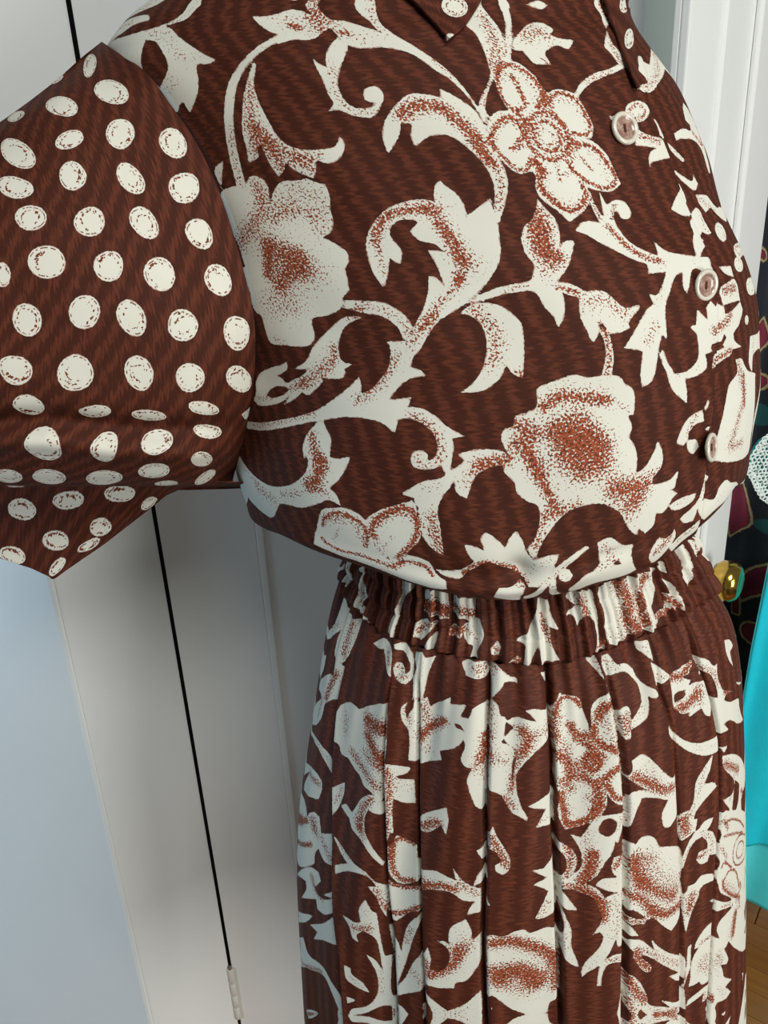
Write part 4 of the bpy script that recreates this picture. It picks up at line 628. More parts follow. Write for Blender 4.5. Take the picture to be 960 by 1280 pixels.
PRINT['s'] = ('''+ 247,169 287,187 324,196 349,189 349,162 320,122 273,80 227,44 190,29 169,49 170,93 201,139
+ 243,422 281,430 324,416 361,387 387,345 385,296 351,266 306,264 262,284 230,320 216,361 221,397
+ 535,345 566,356 602,342 631,312 656,272 665,214 641,169 606,159 572,174 542,216 523,267 519,314
+ 764,119 779,145 802,156 827,156 849,143 860,114 857,77 842,34 821,22 791,9 772,47 763,85
+ 868,493 901,497 938,474 974,430 995,363 989,299 967,257 933,252 898,293 869,353 851,413 850,463
+ 575,466 585,487 615,501 657,502 694,492 721,475 730,452 719,431 691,415 649,413 609,425 583,445
+ 321,570 354,590 392,601 430,598 458,579 472,550 466,516 435,488 391,477 348,485 316,506 305,538
+ 73,648 79,675 106,700 145,712 183,708 212,690 227,664 224,635 200,612 164,603 124,605 87,622
+ 649,606 647,638 665,663 694,675 727,676 758,660 775,630 774,596 759,568 730,551 694,553 664,575
+ 389,703 381,736 392,763 418,776 450,772 480,754 501,726 507,693 496,666 472,649 439,651 408,673
+ 130,824 155,844 192,857 235,856 270,841 283,816 280,790 258,767 218,760 177,763 138,776 118,800
+ 911,613 935,626 970,624 1011,606 1045,573 1061,535 1064,499 1044,476 1003,487 964,516 932,548 909,583
+ 882,745 898,768 928,778 962,774 993,757 1013,730 1020,698 1005,672 972,663 936,671 904,689 884,716
+ 632,829 646,852 676,867 712,865 745,851 767,825 768,792 744,768 710,758 674,760 643,777 630,803
+ 400,862 393,891 399,917 421,934 454,933 486,916 509,890 520,858 510,831 484,818 453,817 420,834
+ 151,954 151,979 164,999 190,1012 222,1011 251,997 271,974 278,945 262,922 232,913 199,915 169,929
+ 409,13 423,32 445,43 469,45 489,37 500,19 500,3 492,1 474,7 458,1 423,1 413,9
+ 843,933 861,963 897,977 937,975 973,959 997,930 1004,894 987,862 951,848 910,850 872,868 849,898
+ 601,997 615,1021 642,1037 676,1037 706,1024 724,1000 727,972 711,946 680,935 646,935 614,946 598,971
+ 382,1036 378,1065 389,1090 414,1106 448,1111 484,1100 510,1076 519,1045 508,1019 482,1002 446,997 406,1008
+ 120,1104 115,1128 126,1152 156,1167 194,1166 224,1151 245,1129 249,1103 236,1081 209,1067 174,1067 139,1081
+ 1087,924 1096,948 1110,964 1127,967 1144,957 1154,935 1154,907 1145,882 1130,866 1112,865 1098,878 1088,898
+ 988,1107 989,1141 1003,1169 1028,1182 1057,1180 1085,1161 1103,1126 1104,1088 1087,1060 1059,1050 1030,1056 1003,1075
+ 740,1139 757,1166 784,1184 816,1188 846,1176 867,1151 871,1117 856,1088 828,1069 794,1065 759,1077 738,1106
+ 552,1170 551,1204 565,1230 588,1245 617,1242 644,1223 666,1193 673,1157 658,1128 632,1113 600,1116 570,1137
+ 320,1242 334,1269 366,1287 405,1289 439,1276 459,1252 459,1224 444,1199 416,1182 378,1182 348,1195 327,1216
+ 52,1291 61,1317 81,1338 115,1353 158,1350 192,1328 207,1297 204,1267 182,1245 149,1238 110,1244 71,1262
+ 1049,1356 1069,1372 1098,1379 1135,1364 1159,1330 1169,1295 1164,1264 1140,1251 1108,1252 1073,1265 1045,1296 1039,1330
+ 799,1358 808,1393 837,1418 874,1425 912,1414 937,1381 943,1342 929,1308 901,1285 863,1278 828,1295 807,1325
+ 556,1373 558,1408 572,1435 594,1452 623,1450 649,1429 668,1398 673,1361 660,1330 632,1315 600,1319 571,1340
+ 321,1434 336,1460 364,1475 399,1482 432,1472 452,1448 460,1420 451,1392 423,1373 386,1370 351,1383 327,1406
+ 79,1430 35,1458 22,1485 47,1503 93,1510 144,1500 185,1480 208,1454 210,1431 198,1414 172,1404 129,1409
+ 1003,1497 1018,1519 1041,1532 1071,1533 1099,1516 1118,1490 1122,1461 1110,1438 1086,1424 1054,1425 1025,1444 1006,1469
+ 737,1528 748,1545 773,1556 804,1560 835,1556 857,1544 870,1528 863,1511 838,1501 807,1495 772,1498 746,1511
+ 514,1579 525,1592 553,1597 589,1595 626,1585 651,1569 659,1552 647,1540 619,1535 584,1538 549,1548 524,1563
+ 249,1576 263,1588 298,1591 339,1585 380,1572 404,1554 411,1538 403,1524 370,1520 327,1527 287,1541 259,1559
+ 228,1688 238,1702 272,1709 317,1705 359,1693 388,1677 399,1660 390,1645 358,1640 318,1646 281,1656 245,1670
+ 916,1736 935,1775 969,1793 1011,1777 1046,1729 1062,1675 1058,1631 1039,1601 1006,1591 968,1604 936,1639 918,1686
+ 695,1713 700,1756 715,1790 740,1800 767,1784 789,1752 801,1708 797,1667 778,1641 753,1635 727,1644 704,1671
+ 479,1713 492,1737 514,1753 544,1760 578,1744 599,1717 610,1688 603,1662 578,1649 546,1648 513,1660 487,1684
+ 241,1822 248,1850 266,1868 293,1876 325,1867 353,1842 366,1811 365,1784 348,1765 320,1761 287,1769 256,1790
+ 1165,1698 1166,1736 1178,1768 1198,1782 1219,1769 1233,1735 1240,1697 1237,1660 1223,1635 1204,1629 1185,1639 1171,1665
+ 461,1886 458,1926 475,1962 506,1974 540,1966 574,1943 594,1903 592,1866 575,1838 545,1824 508,1828 477,1851
+ 650,1952 648,2004 665,2042 695,2065 736,2059 777,2026 800,1976 798,1928 779,1893 743,1877 702,1886 670,1911
+ 885,1963 882,2015 898,2052 934,2056 974,2034 1009,1995 1023,1941 1016,1901 995,1875 961,1872 928,1889 901,1919
+ 1058,1981 1061,2024 1078,2048 1105,2050 1137,2027 1161,1985 1169,1938 1164,1904 1147,1885 1121,1884 1094,1901 1071,1933
+ 196,1923 189,1955 194,1999 207,2043 221,2085 237,2111 264,2073 283,2026 284,1978 271,1939 246,1915 217,1909
+ 362,2050 356,2076 374,2084 393,2106 423,2099 450,2087 475,2059 477,2035 463,2019 439,2011 408,2016 381,2029
+ 87,1601 0,1574 1,1610 34,1628
+ 1225,825 1237,860 1265,877 1299,869 1330,847 1359,814 1368,769 1351,733 1322,712 1285,715 1248,741 1227,784
+ 1299,1037 1297,1078 1313,1108 1337,1124 1368,1121 1400,1096 1422,1055 1425,1013 1412,976 1381,958 1346,970 1317,998
+ 1288,1276 1294,1309 1315,1332 1347,1334 1379,1320 1406,1293 1415,1256 1404,1225 1379,1203 1346,1201 1317,1217 1297,1244
+ 1281,510 1307,525 1341,513 1377,477 1407,418 1416,350 1401,295 1371,274 1336,294 1304,347 1282,409 1273,467
+ 1239,1515 1247,1542 1265,1560 1289,1566 1314,1558 1334,1536 1344,1507 1336,1479 1315,1463 1291,1457 1265,1466 1245,1487
+ 1305,1801 1310,1852 1327,1898 1354,1918 1385,1900 1413,1861 1432,1808 1424,1757 1398,1725 1367,1713 1337,1727 1316,1757
+ 1499,715 1500,762 1500,781 1500,781 1500,690 1500,616 1500,551 1500,492 1500,492 1500,551 1500,616 1500,665
+ 1500,989 1500,1035 1500,1070 1500,1091 1500,1252 1500,905 1500,905 1500,781 1500,781 1500,781 1500,905 1500,905
+ 1500,1252 1500,1281 1500,1381 1500,1381 1500,1471 1500,1471 1500,1471 1500,1381 1500,1252 1500,1252 1500,1252 1500,1252
+ 1500,153 1500,153 1500,32 1500,32 1500,32 1500,32 1500,32 1500,32 1500,28 1500,28 1500,32 1500,32
+ 1468,1499 1481,1528 1500,1548 1500,1609 1500,1609 1500,1609 1500,1609 1500,1544 1500,1544 1500,1471 1500,1447 1481,1468
+ 1500,1920 1500,2020 1500,2090 1500,2090 1500,2090 1500,2090 1500,2090 1500,2090 1500,2090 1500,1999 1500,1920 1500,1872''', '''0.99 0.8 273,108 261,99 250,92 238,86 229,84 221,85
0.99 0.8 246,80 230,72 217,68 207,71 201,78 200,90
0.99 0.8 289,125 281,117 272,109 262,102 253,96 244,92
0.99 0.8 259,369 264,380 274,388 287,391 302,389 316,382
0.99 0.8 252,394 266,403 282,406 301,404 320,396 337,382
0.99 0.8 266,334 259,350 257,365 261,379 270,388 284,392
0.99 0.8 555,280 557,297 564,310 575,316 589,316 604,308
0.99 0.8 619,306 627,293 634,278 637,261 638,245 635,229
0.99 0.8 575,332 591,329 608,320 623,305 634,285 640,262
0.99 0.8 781,101 784,113 789,123 796,131 804,137 813,138
0.99 0.8 783,108 789,121 797,131 807,136 818,137 829,132
0.99 0.8 790,129 801,138 814,141 826,138 837,130 843,116
0.99 0.8 949,323 939,318 928,320 916,329 905,344 895,362
0.99 0.8 891,383 887,406 887,425 893,439 904,444 917,442
0.99 0.8 911,338 903,349 896,362 890,376 886,390 883,403
0.99 0.8 662,486 680,481 694,474 702,464 704,453 699,443
0.99 0.8 651,485 670,483 687,476 698,467 702,456 698,445
0.99 0.8 691,443 685,439 678,436 669,435 660,434 650,435
0.99 0.8 436,533 430,524 422,517 411,511 399,508 386,507
0.99 0.8 337,524 334,537 336,550 343,563 354,574 369,582
0.99 0.8 344,547 352,561 366,573 384,580 404,581 422,576
0.99 0.8 193,654 190,644 182,635 170,630 155,628 141,630
0.99 0.8 184,675 191,668 194,660 194,651 190,642 182,635
0.99 0.8 120,654 122,662 127,669 135,675 146,679 156,681
0.99 0.8 675,607 673,618 674,630 679,640 687,647 697,652
0.99 0.8 694,596 686,606 683,617 684,628 690,637 699,643
0.99 0.8 701,572 687,580 676,590 668,603 664,617 665,631
0.99 0.8 401,716 401,730 405,743 413,752 425,758 438,759
0.99 0.8 419,736 426,742 435,745 446,744 457,740 466,732
0.99 0.8 441,681 434,685 426,690 420,697 416,704 412,712
0.99 0.8 170,832 184,837 200,840 217,840 232,836 245,830
0.99 0.8 262,798 254,788 242,780 227,774 210,772 192,773
0.99 0.8 247,828 252,822 256,816 258,809 257,802 254,795
0.99 0.8 1002,582 1016,568 1025,552 1027,537 1023,527 1012,522
0.99 0.8 977,598 993,591 1009,580 1022,566 1030,550 1032,535
0.99 0.8 939,583 941,591 946,598 954,601 965,602 976,600
0.99 0.8 953,689 939,692 927,699 917,709 911,720 910,731
0.99 0.8 983,740 991,726 992,711 987,698 975,689 959,686
0.99 0.8 923,709 917,720 916,731 919,740 928,747 939,751
0.99 0.8 670,781 660,787 652,796 647,806 646,816 649,826
0.99 0.8 713,839 720,834 727,828 731,821 733,813 732,805
0.99 0.8 739,799 730,786 715,777 696,774 677,777 661,786
0.99 0.8 444,849 434,855 426,864 422,874 420,884 422,893
0.99 0.8 484,864 481,856 475,850 467,847 457,848 447,851
0.99 0.8 419,887 421,895 426,901 433,906 442,908 452,907
0.99 0.8 175,979 183,988 195,993 209,995 224,992 236,985
0.99 0.8 172,972 175,980 181,987 190,992 200,995 211,995
0.99 0.8 244,988 250,981 255,974 257,966 258,958 257,950
0.99 0.8 481,0 482,9 482,9 474,7 474,7 474,7
0.99 0.8 439,7 434,0 434,8 437,15 442,20 449,24
0.99 0.8 448,24 454,25 461,25 467,24 472,21 476,17
0.99 0.8 964,915 964,905 960,895 952,887 942,881 929,880
0.99 0.8 975,895 969,885 961,877 949,871 936,869 923,869
0.99 0.8 962,935 970,921 972,905 967,891 956,880 940,874
0.99 0.8 702,986 701,978 698,970 693,963 685,958 676,954
0.99 0.8 700,963 688,954 673,948 656,948 640,952 627,960
0.99 0.8 634,959 628,964 623,970 620,976 619,983 619,989
0.99 0.8 491,1033 482,1024 469,1018 454,1017 438,1019 423,1026
0.99 0.8 473,1087 484,1079 492,1069 497,1058 498,1047 496,1036
0.99 0.8 482,1021 474,1018 465,1015 454,1015 444,1016 434,1019
0.99 0.8 226,1132 231,1124 233,1115 233,1107 230,1099 225,1092
0.99 0.8 194,1093 184,1093 173,1096 163,1101 156,1107 152,1115
0.99 0.8 223,1092 216,1087 209,1084 200,1081 191,1081 181,1081
0.99 0.8 1126,954 1134,949 1141,940 1145,927 1145,913 1143,899
0.99 0.8 1113,881 1107,884 1103,890 1099,897 1097,905 1097,914
0.99 0.8 1142,912 1140,904 1137,897 1134,891 1129,886 1124,883
0.99 0.8 1041,1074 1027,1081 1015,1094 1009,1111 1008,1129 1013,1144
0.99 0.8 1083,1123 1085,1105 1081,1088 1072,1075 1059,1068 1044,1068
0.99 0.8 1010,1142 1015,1150 1021,1157 1029,1161 1038,1162 1047,1161
0.99 0.8 782,1094 775,1100 769,1107 765,1114 763,1123 763,1131
0.99 0.8 773,1149 777,1154 783,1159 789,1162 796,1165 803,1166
0.99 0.8 780,1151 786,1156 793,1160 800,1162 808,1162 816,1161
0.99 0.8 570,1165 565,1177 563,1189 564,1201 568,1212 573,1221
0.99 0.8 584,1203 590,1210 599,1214 609,1214 619,1210 628,1202
0.99 0.8 643,1163 641,1157 637,1152 632,1147 627,1144 621,1143
0.99 0.8 404,1195 393,1193 381,1194 370,1197 360,1201 351,1207
0.99 0.8 426,1233 424,1223 417,1215 406,1210 394,1207 381,1209
0.99 0.8 364,1256 375,1261 387,1264 400,1264 412,1261 422,1255
0.99 0.8 84,1309 91,1319 104,1327 120,1331 137,1330 153,1325
0.99 0.8 146,1268 137,1268 128,1269 119,1273 111,1278 105,1284
0.99 0.8 136,1331 150,1328 162,1322 172,1314 179,1304 182,1294
0.99 0.8 1072,1346 1084,1352 1098,1351 1114,1345 1128,1334 1138,1320
0.99 0.8 1067,1299 1059,1315 1057,1331 1060,1344 1069,1354 1083,1359
0.99 0.8 1073,1354 1089,1357 1107,1353 1125,1343 1139,1327 1147,1309
0.99 0.8 852,1382 865,1386 879,1385 891,1378 900,1368 905,1355
0.99 0.8 871,1399 882,1398 893,1393 902,1386 910,1378 915,1367
0.99 0.8 907,1355 908,1348 907,1341 905,1334 901,1328 897,1323
0.99 0.8 628,1353 618,1351 607,1353 597,1359 589,1369 585,1380
0.99 0.8 613,1417 621,1414 629,1408 634,1401 638,1392 640,1382
0.99 0.8 644,1406 649,1394 651,1381 650,1368 646,1357 639,1349
0.99 0.8 344,1416 341,1429 343,1441 351,1453 363,1462 378,1467
0.99 0.8 362,1417 359,1423 358,1429 360,1435 363,1441 368,1446
0.99 0.8 391,1462 407,1460 420,1453 430,1443 436,1431 435,1419
0.99 0.8 161,1431 146,1432 129,1437 112,1445 99,1455 92,1466
0.99 0.8 166,1418 151,1419 134,1423 117,1429 100,1438 85,1447
0.99 0.8 183,1449 184,1442 181,1436 176,1431 167,1428 157,1428
0.99 0.8 1049,1512 1059,1512 1069,1510 1078,1506 1087,1499 1093,1491
0.99 0.8 1042,1500 1049,1504 1058,1506 1068,1504 1077,1499 1084,1492
0.99 0.8 1044,1517 1056,1519 1069,1517 1082,1511 1093,1502 1101,1491
0.99 0.8 778,1521 776,1525 775,1528 776,1532 778,1535 782,1539
0.99 0.8 789,1546 797,1548 805,1548 814,1548 821,1546 828,1544
0.99 0.8 850,1527 846,1518 835,1510 819,1506 801,1506 784,1509
0.99 0.8 619,1547 605,1546 587,1547 569,1551 554,1558 544,1566
0.99 0.8 624,1569 629,1563 631,1557 628,1552 622,1549 613,1547
0.99 0.8 568,1554 560,1558 554,1561 549,1566 547,1570 546,1573
0.99 0.8 314,1544 304,1549 295,1554 289,1559 286,1565 286,1569
0.99 0.8 318,1543 301,1550 290,1558 285,1566 289,1573 301,1576
0.99 0.8 374,1545 372,1543 368,1541 363,1539 358,1539 351,1538
0.99 0.8 275,1665 266,1671 259,1677 257,1683 259,1688 265,1692
0.99 0.8 356,1664 353,1661 346,1658 338,1657 328,1657 317,1659
0.99 0.8 316,1657 307,1660 297,1662 289,1666 282,1670 277,1674
0.99 0.8 941,1719 947,1735 958,1746 971,1751 986,1749 1001,1742
0.99 0.8 975,1646 969,1652 964,1658 960,1666 957,1674 955,1683
0.99 0.8 935,1706 940,1731 953,1749 972,1756 994,1751 1015,1734
0.99 0.8 762,1756 769,1747 774,1736 778,1723 780,1710 780,1698
0.99 0.8 768,1741 773,1730 776,1718 778,1706 777,1695 774,1685
0.99 0.8 766,1666 754,1661 741,1664 730,1675 721,1691 717,1710
0.99 0.8 513,1681 507,1688 503,1696 501,1704 500,1711 502,1719
0.99 0.8 535,1672 526,1677 518,1683 512,1691 508,1699 507,1708
0.99 0.8 514,1702 514,1711 518,1719 526,1725 535,1728 546,1728
0.99 0.8 341,1778 330,1774 317,1773 303,1776 290,1783 278,1792
0.99 0.8 283,1795 274,1806 268,1818 267,1830 270,1841 277,1850
0.99 0.8 318,1782 311,1783 303,1785 296,1789 289,1793 283,1799
0.99 0.8 1199,1660 1193,1663 1188,1670 1184,1678 1182,1688 1181,1698
0.99 0.8 1220,1698 1219,1690 1218,1683 1216,1676 1213,1671 1210,1667
0.99 0.8 1220,1724 1224,1710 1226,1695 1224,1680 1221,1668 1215,1659
0.99 0.8 565,1859 550,1849 532,1847 513,1852 496,1864 485,1882
0.99 0.8 560,1928 571,1908 575,1888 572,1870 562,1856 547,1848
0.99 0.8 481,1906 484,1923 493,1938 506,1948 522,1951 539,1946
0.99 0.8 740,2013 750,2005 758,1995 765,1982 768,1968 769,1955
0.99 0.8 737,1914 722,1915 708,1921 696,1932 687,1947 683,1966
0.99 0.8 686,1953 684,1968 684,1984 688,1999 695,2009 704,2016
0.99 0.8 931,1905 918,1919 909,1938 903,1960 903,1984 907,2004
0.99 0.8 920,1950 918,1969 921,1987 928,1999 940,2004 953,2002
0.99 0.8 987,1913 978,1906 968,1902 957,1903 945,1907 934,1915
0.99 0.8 1091,1979 1095,1994 1102,2002 1112,2002 1123,1996 1133,1983
0.99 0.8 1153,1939 1152,1927 1148,1917 1143,1910 1136,1906 1127,1905
0.99 0.8 1101,1922 1092,1935 1086,1952 1083,1971 1083,1990 1086,2004
0.99 0.8 214,1982 216,1997 220,2012 225,2024 231,2033 238,2038
0.99 0.8 258,1946 251,1939 243,1934 235,1932 227,1932 220,1935
0.99 0.8 269,2003 270,1993 269,1981 267,1971 263,1961 259,1953
0.99 0.8 388,2053 386,2059 386,2065 388,2071 392,2076 397,2081
0.99 0.8 386,2086 391,2090 397,2094 404,2094 412,2092 420,2089
0.99 0.8 435,2074 442,2067 447,2060 451,2054 452,2047 452,2042
0.99 0.8 1319,743 1300,741 1279,749 1262,765 1250,787 1246,810
0.99 0.8 1337,810 1343,788 1340,766 1330,750 1314,741 1296,741
0.99 0.8 1251,833 1260,846 1274,853 1290,854 1306,847 1321,835
0.99 0.8 1367,1086 1375,1079 1383,1071 1388,1061 1393,1050 1395,1039
0.99 0.8 1371,1000 1358,1001 1346,1008 1335,1019 1327,1033 1323,1049
0.99 0.8 1326,1038 1324,1051 1324,1063 1327,1074 1332,1083 1339,1089
0.99 0.8 1322,1231 1312,1243 1305,1258 1303,1274 1306,1289 1313,1301
0.99 0.8 1316,1267 1317,1279 1322,1290 1330,1298 1341,1301 1353,1299
0.99 0.8 1374,1236 1365,1230 1355,1228 1344,1229 1334,1233 1325,1240
0.99 0.8 1318,466 1329,468 1342,462 1355,448 1366,427 1373,403
0.99 0.8 1378,335 1369,326 1358,325 1346,330 1334,341 1323,357
0.99 0.8 1302,416 1298,439 1299,459 1304,474 1313,483 1324,485
0.99 0.8 1271,1533 1277,1539 1285,1541 1294,1540 1302,1537 1309,1531
0.99 0.8 1285,1474 1277,1477 1271,1481 1265,1487 1260,1494 1257,1502
0.99 0.8 1315,1487 1311,1483 1306,1480 1300,1478 1295,1477 1289,1477
0.99 0.8 1331,1806 1332,1819 1334,1831 1338,1842 1344,1851 1350,1857
0.99 0.8 1341,1867 1348,1872 1355,1875 1363,1875 1371,1872 1379,1866
0.99 0.8 1389,1842 1394,1829 1397,1815 1399,1801 1398,1787 1394,1775
0.99 0.8 1500,551 1500,551 1500,616 1500,616 1500,678 1500,690
0.99 0.8 1500,616 1500,551 1500,551 1500,551 1500,551 1500,551
0.99 0.8 1500,736 1500,752 1500,770 1500,690 1500,690 1500,690
0.99 0.8 1500,905 1500,905 1500,905 1500,905 1500,905 1500,905
0.99 0.8 1500,905 1500,905 1500,905 1500,905 1500,905 1500,905
0.99 0.8 1500,905 1500,905 1500,1024 1500,1039 1500,1050 1500,1058
0.99 0.8 1500,1252 1500,1252 1500,1252 1500,1252 1500,1260 1500,1277
0.99 0.8 1500,1252 1500,1252 1500,1264 1500,1381 1500,1381 1500,1381
0.99 0.8 1500,1381 1500,1252 1500,1252 1500,1252 1500,1252 1500,1252
0.99 0.8 1500,32 1500,32 1500,32 1500,32 1500,32 1500,32
0.99 0.8 1500,32 1500,32 1500,32 1500,32 1500,32 1500,32
0.99 0.8 1500,32 1500,32 1500,32 1500,32 1500,32 1500,32
0.99 0.8 1500,1544 1500,1544 1500,1544 1500,1544 1500,1544 1500,1609
0.99 0.8 1500,1471 1500,1471 1500,1471 1500,1471 1500,1478 1500,1482
0.99 0.8 1500,1544 1500,1544 1500,1544 1500,1471 1500,1471 1500,1471
0.99 0.8 1500,2036 1500,2051 1500,2068 1500,2090 1500,2090 1500,2090
0.99 0.8 1500,2090 1500,2090 1500,2090 1500,2090 1500,2090 1500,2090
0.99 0.8 1500,2090 1500,2090 1500,2090 1500,2090 1500,2090 1500,2090''')
PRINT['u'] = ('''+ 470,127 453,142 417,151 372,153 330,146 304,132 298,113 317,97 350,86 394,84 435,93 463,109
+ 738,69 738,83 710,94 669,102 622,104 580,97 557,85 561,70 590,60 627,54 669,52 711,58
+ 1002,75 1002,92 980,102 942,99 897,89 857,76 831,61 834,48 859,40 896,38 939,42 980,56
+ 396,39 391,45 370,50 338,53 304,52 279,48 271,43 279,37 307,33 335,30 365,30 388,34
+ 968,201 983,228 970,236 940,232 902,217 866,196 843,175 834,159 840,147 862,143 898,151 936,173
+ 745,186 753,201 731,212 673,222 612,222 567,216 545,204 551,189 580,175 626,167 677,168 719,174
+ 446,267 433,283 390,300 340,299 274,298 248,291 248,270 264,254 312,244 361,241 407,245 435,255
+ 942,243 950,257 943,268 918,270 885,262 853,251 829,240 823,229 835,222 860,220 889,221 920,229
+ 765,237 781,250 783,265 773,274 756,280 731,286 700,292 682,284 678,270 688,255 712,241 741,233
+ 1212,173 1237,229 1247,279 1232,293 1210,280 1177,243 1143,209 1120,174 1113,149 1122,133 1145,128 1178,139
+ 218,157 214,175 204,193 187,204 169,204 157,195 154,178 160,159 171,143 187,133 203,133 214,142
+ 199,277 198,300 193,300 181,300 169,299 152,299 133,300 133,296 148,269 166,256 183,254 194,262''', '''1.12 0.8 392,104 399,105 406,107 412,109 417,111 421,114
1.12 0.8 421,138 409,141 395,142 380,143 366,142 352,139
1.12 0.8 336,120 339,113 347,107 361,103 377,101 394,102
1.12 0.8 608,87 600,84 596,80 597,75 601,71 609,67
1.12 0.8 608,83 605,81 604,78 604,76 606,74 609,71
1.12 0.8 632,66 645,65 659,65 671,67 680,70 686,74
1.12 0.8 858,62 857,57 861,52 869,48 882,46 897,45
1.12 0.8 872,54 881,51 893,50 908,50 924,52 940,56
1.12 0.8 878,66 874,60 878,56 887,53 901,52 918,53
1.12 0.8 353,37 359,38 363,39 364,41 361,43 355,44
1.12 0.8 358,37 363,39 363,41 360,43 352,45 342,46
1.12 0.8 312,36 321,35 331,34 341,34 351,34 360,35
1.12 0.8 855,176 851,169 850,164 853,160 858,157 867,156
1.12 0.8 942,212 938,214 932,214 924,213 916,211 906,207
1.12 0.8 889,166 897,169 906,173 914,178 921,183 928,189
1.12 0.8 665,211 645,212 625,212 607,210 593,207 584,203
1.12 0.8 597,210 583,205 577,199 581,192 592,185 610,180
1.12 0.8 597,182 609,179 623,177 637,176 652,175 667,176
1.12 0.8 316,256 326,254 337,253 349,252 360,252 372,252
1.12 0.8 307,295 277,286 266,276 268,266 284,257 314,251
1.12 0.8 354,254 368,254 382,256 392,259 399,262 401,266
1.12 0.8 861,248 851,243 844,238 842,233 844,230 850,227
1.12 0.8 924,242 929,248 929,254 925,258 915,259 902,258
1.12 0.8 910,241 913,243 915,246 916,248 915,250 913,251
1.12 0.8 702,263 706,259 710,255 717,251 724,248 731,245
1.12 0.8 712,276 705,275 700,273 698,269 699,264 703,259
1.12 0.8 706,262 709,259 713,255 719,251 726,248 733,246
1.12 0.8 1144,156 1150,154 1157,154 1166,157 1176,162 1186,171
1.12 0.8 1215,220 1217,230 1217,239 1216,245 1212,247 1207,247
1.12 0.8 1223,228 1225,245 1224,257 1218,261 1209,258 1198,250
1.12 0.8 184,148 188,147 192,147 196,147 199,149 201,151
1.12 0.8 173,183 172,180 170,178 170,174 170,171 170,167
1.12 0.8 195,181 189,185 183,187 177,186 172,183 169,177
1.12 0.8 183,273 185,278 186,285 185,294 182,298 181,300
1.12 0.8 159,270 165,267 170,265 175,264 180,264 184,266
1.12 0.8 185,288 185,295 182,298 181,300 181,300 181,300''')
PRINT['w'] = ('''+ 3180,151 3404,87 3401,142 3413,186 3406,244 3336,244
+ 3480,115 3582,62 3575,129 3620,215 3599,244 3720,295 3618,289 3572,276 3512,231 3568,143
+ 3907,42 3984,26 3988,63 3929,112 3905,174 3897,232 3893,310 3846,304 3851,234 3897,144
+ 4065,57 4203,34 4205,154 4112,150 4055,128
+ 4065,57 4203,34 4199,155 4120,161 4058,149
+ 4228,55 4349,60 4334,158 4284,144 4220,130
+ 4012,212 4073,183 4139,186 4102,227 4058,270 4019,261
+ 4105,250 4148,223 4123,311 4077,306
+ 4196,217 4221,183 4282,172 4270,223 4211,231
+ 4283,166 4367,132 4382,200 4349,268 4354,305 4316,309 4328,254 4281,225
+ 4413,247 4444,227 4463,244 4451,279 4420,270
+ 4665,44 4717,48 4721,106 4743,172 4701,153 4701,229 4730,284 4647,298 4638,223 4591,308 4565,311 4576,226 4534,215 4595,169 4632,122
+ 4494,304 4538,268 4556,279 4538,311
+ 4805,53 4842,31 4947,58 4946,129 4930,241 4907,306 4896,300 4922,218 4910,162 4871,132 4834,180 4827,133 4785,117 4854,98
+ 4963,64 5008,36 5129,48 5235,54 5336,53 5285,123 5233,216 5222,308 5085,267 5020,296 4959,269 4955,227 4974,131
+ 5339,40 5399,40 5399,95 5345,63
+ 5350,106 5388,133 5396,145 5399,161 5403,183 5442,230 5443,246 5404,246 5398,268 5382,261 5330,245 5310,260 5261,253 5238,264 5222,283 5185,277 5194,253 5224,245 5245,235 5272,227 5313,232 5323,204 5322,168 5384,177 5349,127
+ 5547,18 5573,3 5663,22 5664,45 5666,65 5668,87 5666,114 5656,144 5574,143 5556,178 5533,213 5504,170 5507,143 5549,125 5558,89 5555,67 5551,44
+ 6345,74 5943,1 6176,21 6031,28 5895,51 5807,74 5794,110 5721,57 5720,36 5719,13
+ 4907,286 4936,260 4948,250 4940,302''', '''5.28 0.47 3342,152 3405,219
5.28 0.59 3514,144 3610,251
3.96 0.47 3933,57 3901,172
5.94 1 4071,124 4198,122
3.3 0.59 4112,75 4115,124
5.94 1 4071,124 4183,125
5.28 0.83 4235,105 4336,125
5.28 0.71 4034,236 4110,194
6.6 1 4209,217 4270,187
5.94 0.41 4307,202 4346,233
3.96 0.71 4432,248 4444,262
5.28 0.71 4680,149 4692,213
2.64 0.71 4677,109 4675,171
3.96 0.94 4509,311 4543,285
6.6 0.83 4875,67 4893,137
10.56 0.94 5088,44 5114,126 5088,212 5116,265
5.94 0.89 5259,70 5187,138 5169,248
6.6 0.35 4978,244 5041,281
5.94 0.94 5324,195 5378,251 5248,250
4.62 0.35 5563,105 5554,156
4.62 0.47 5801,14 5794,82
3.96 0.94 4927,281 4942,267''')
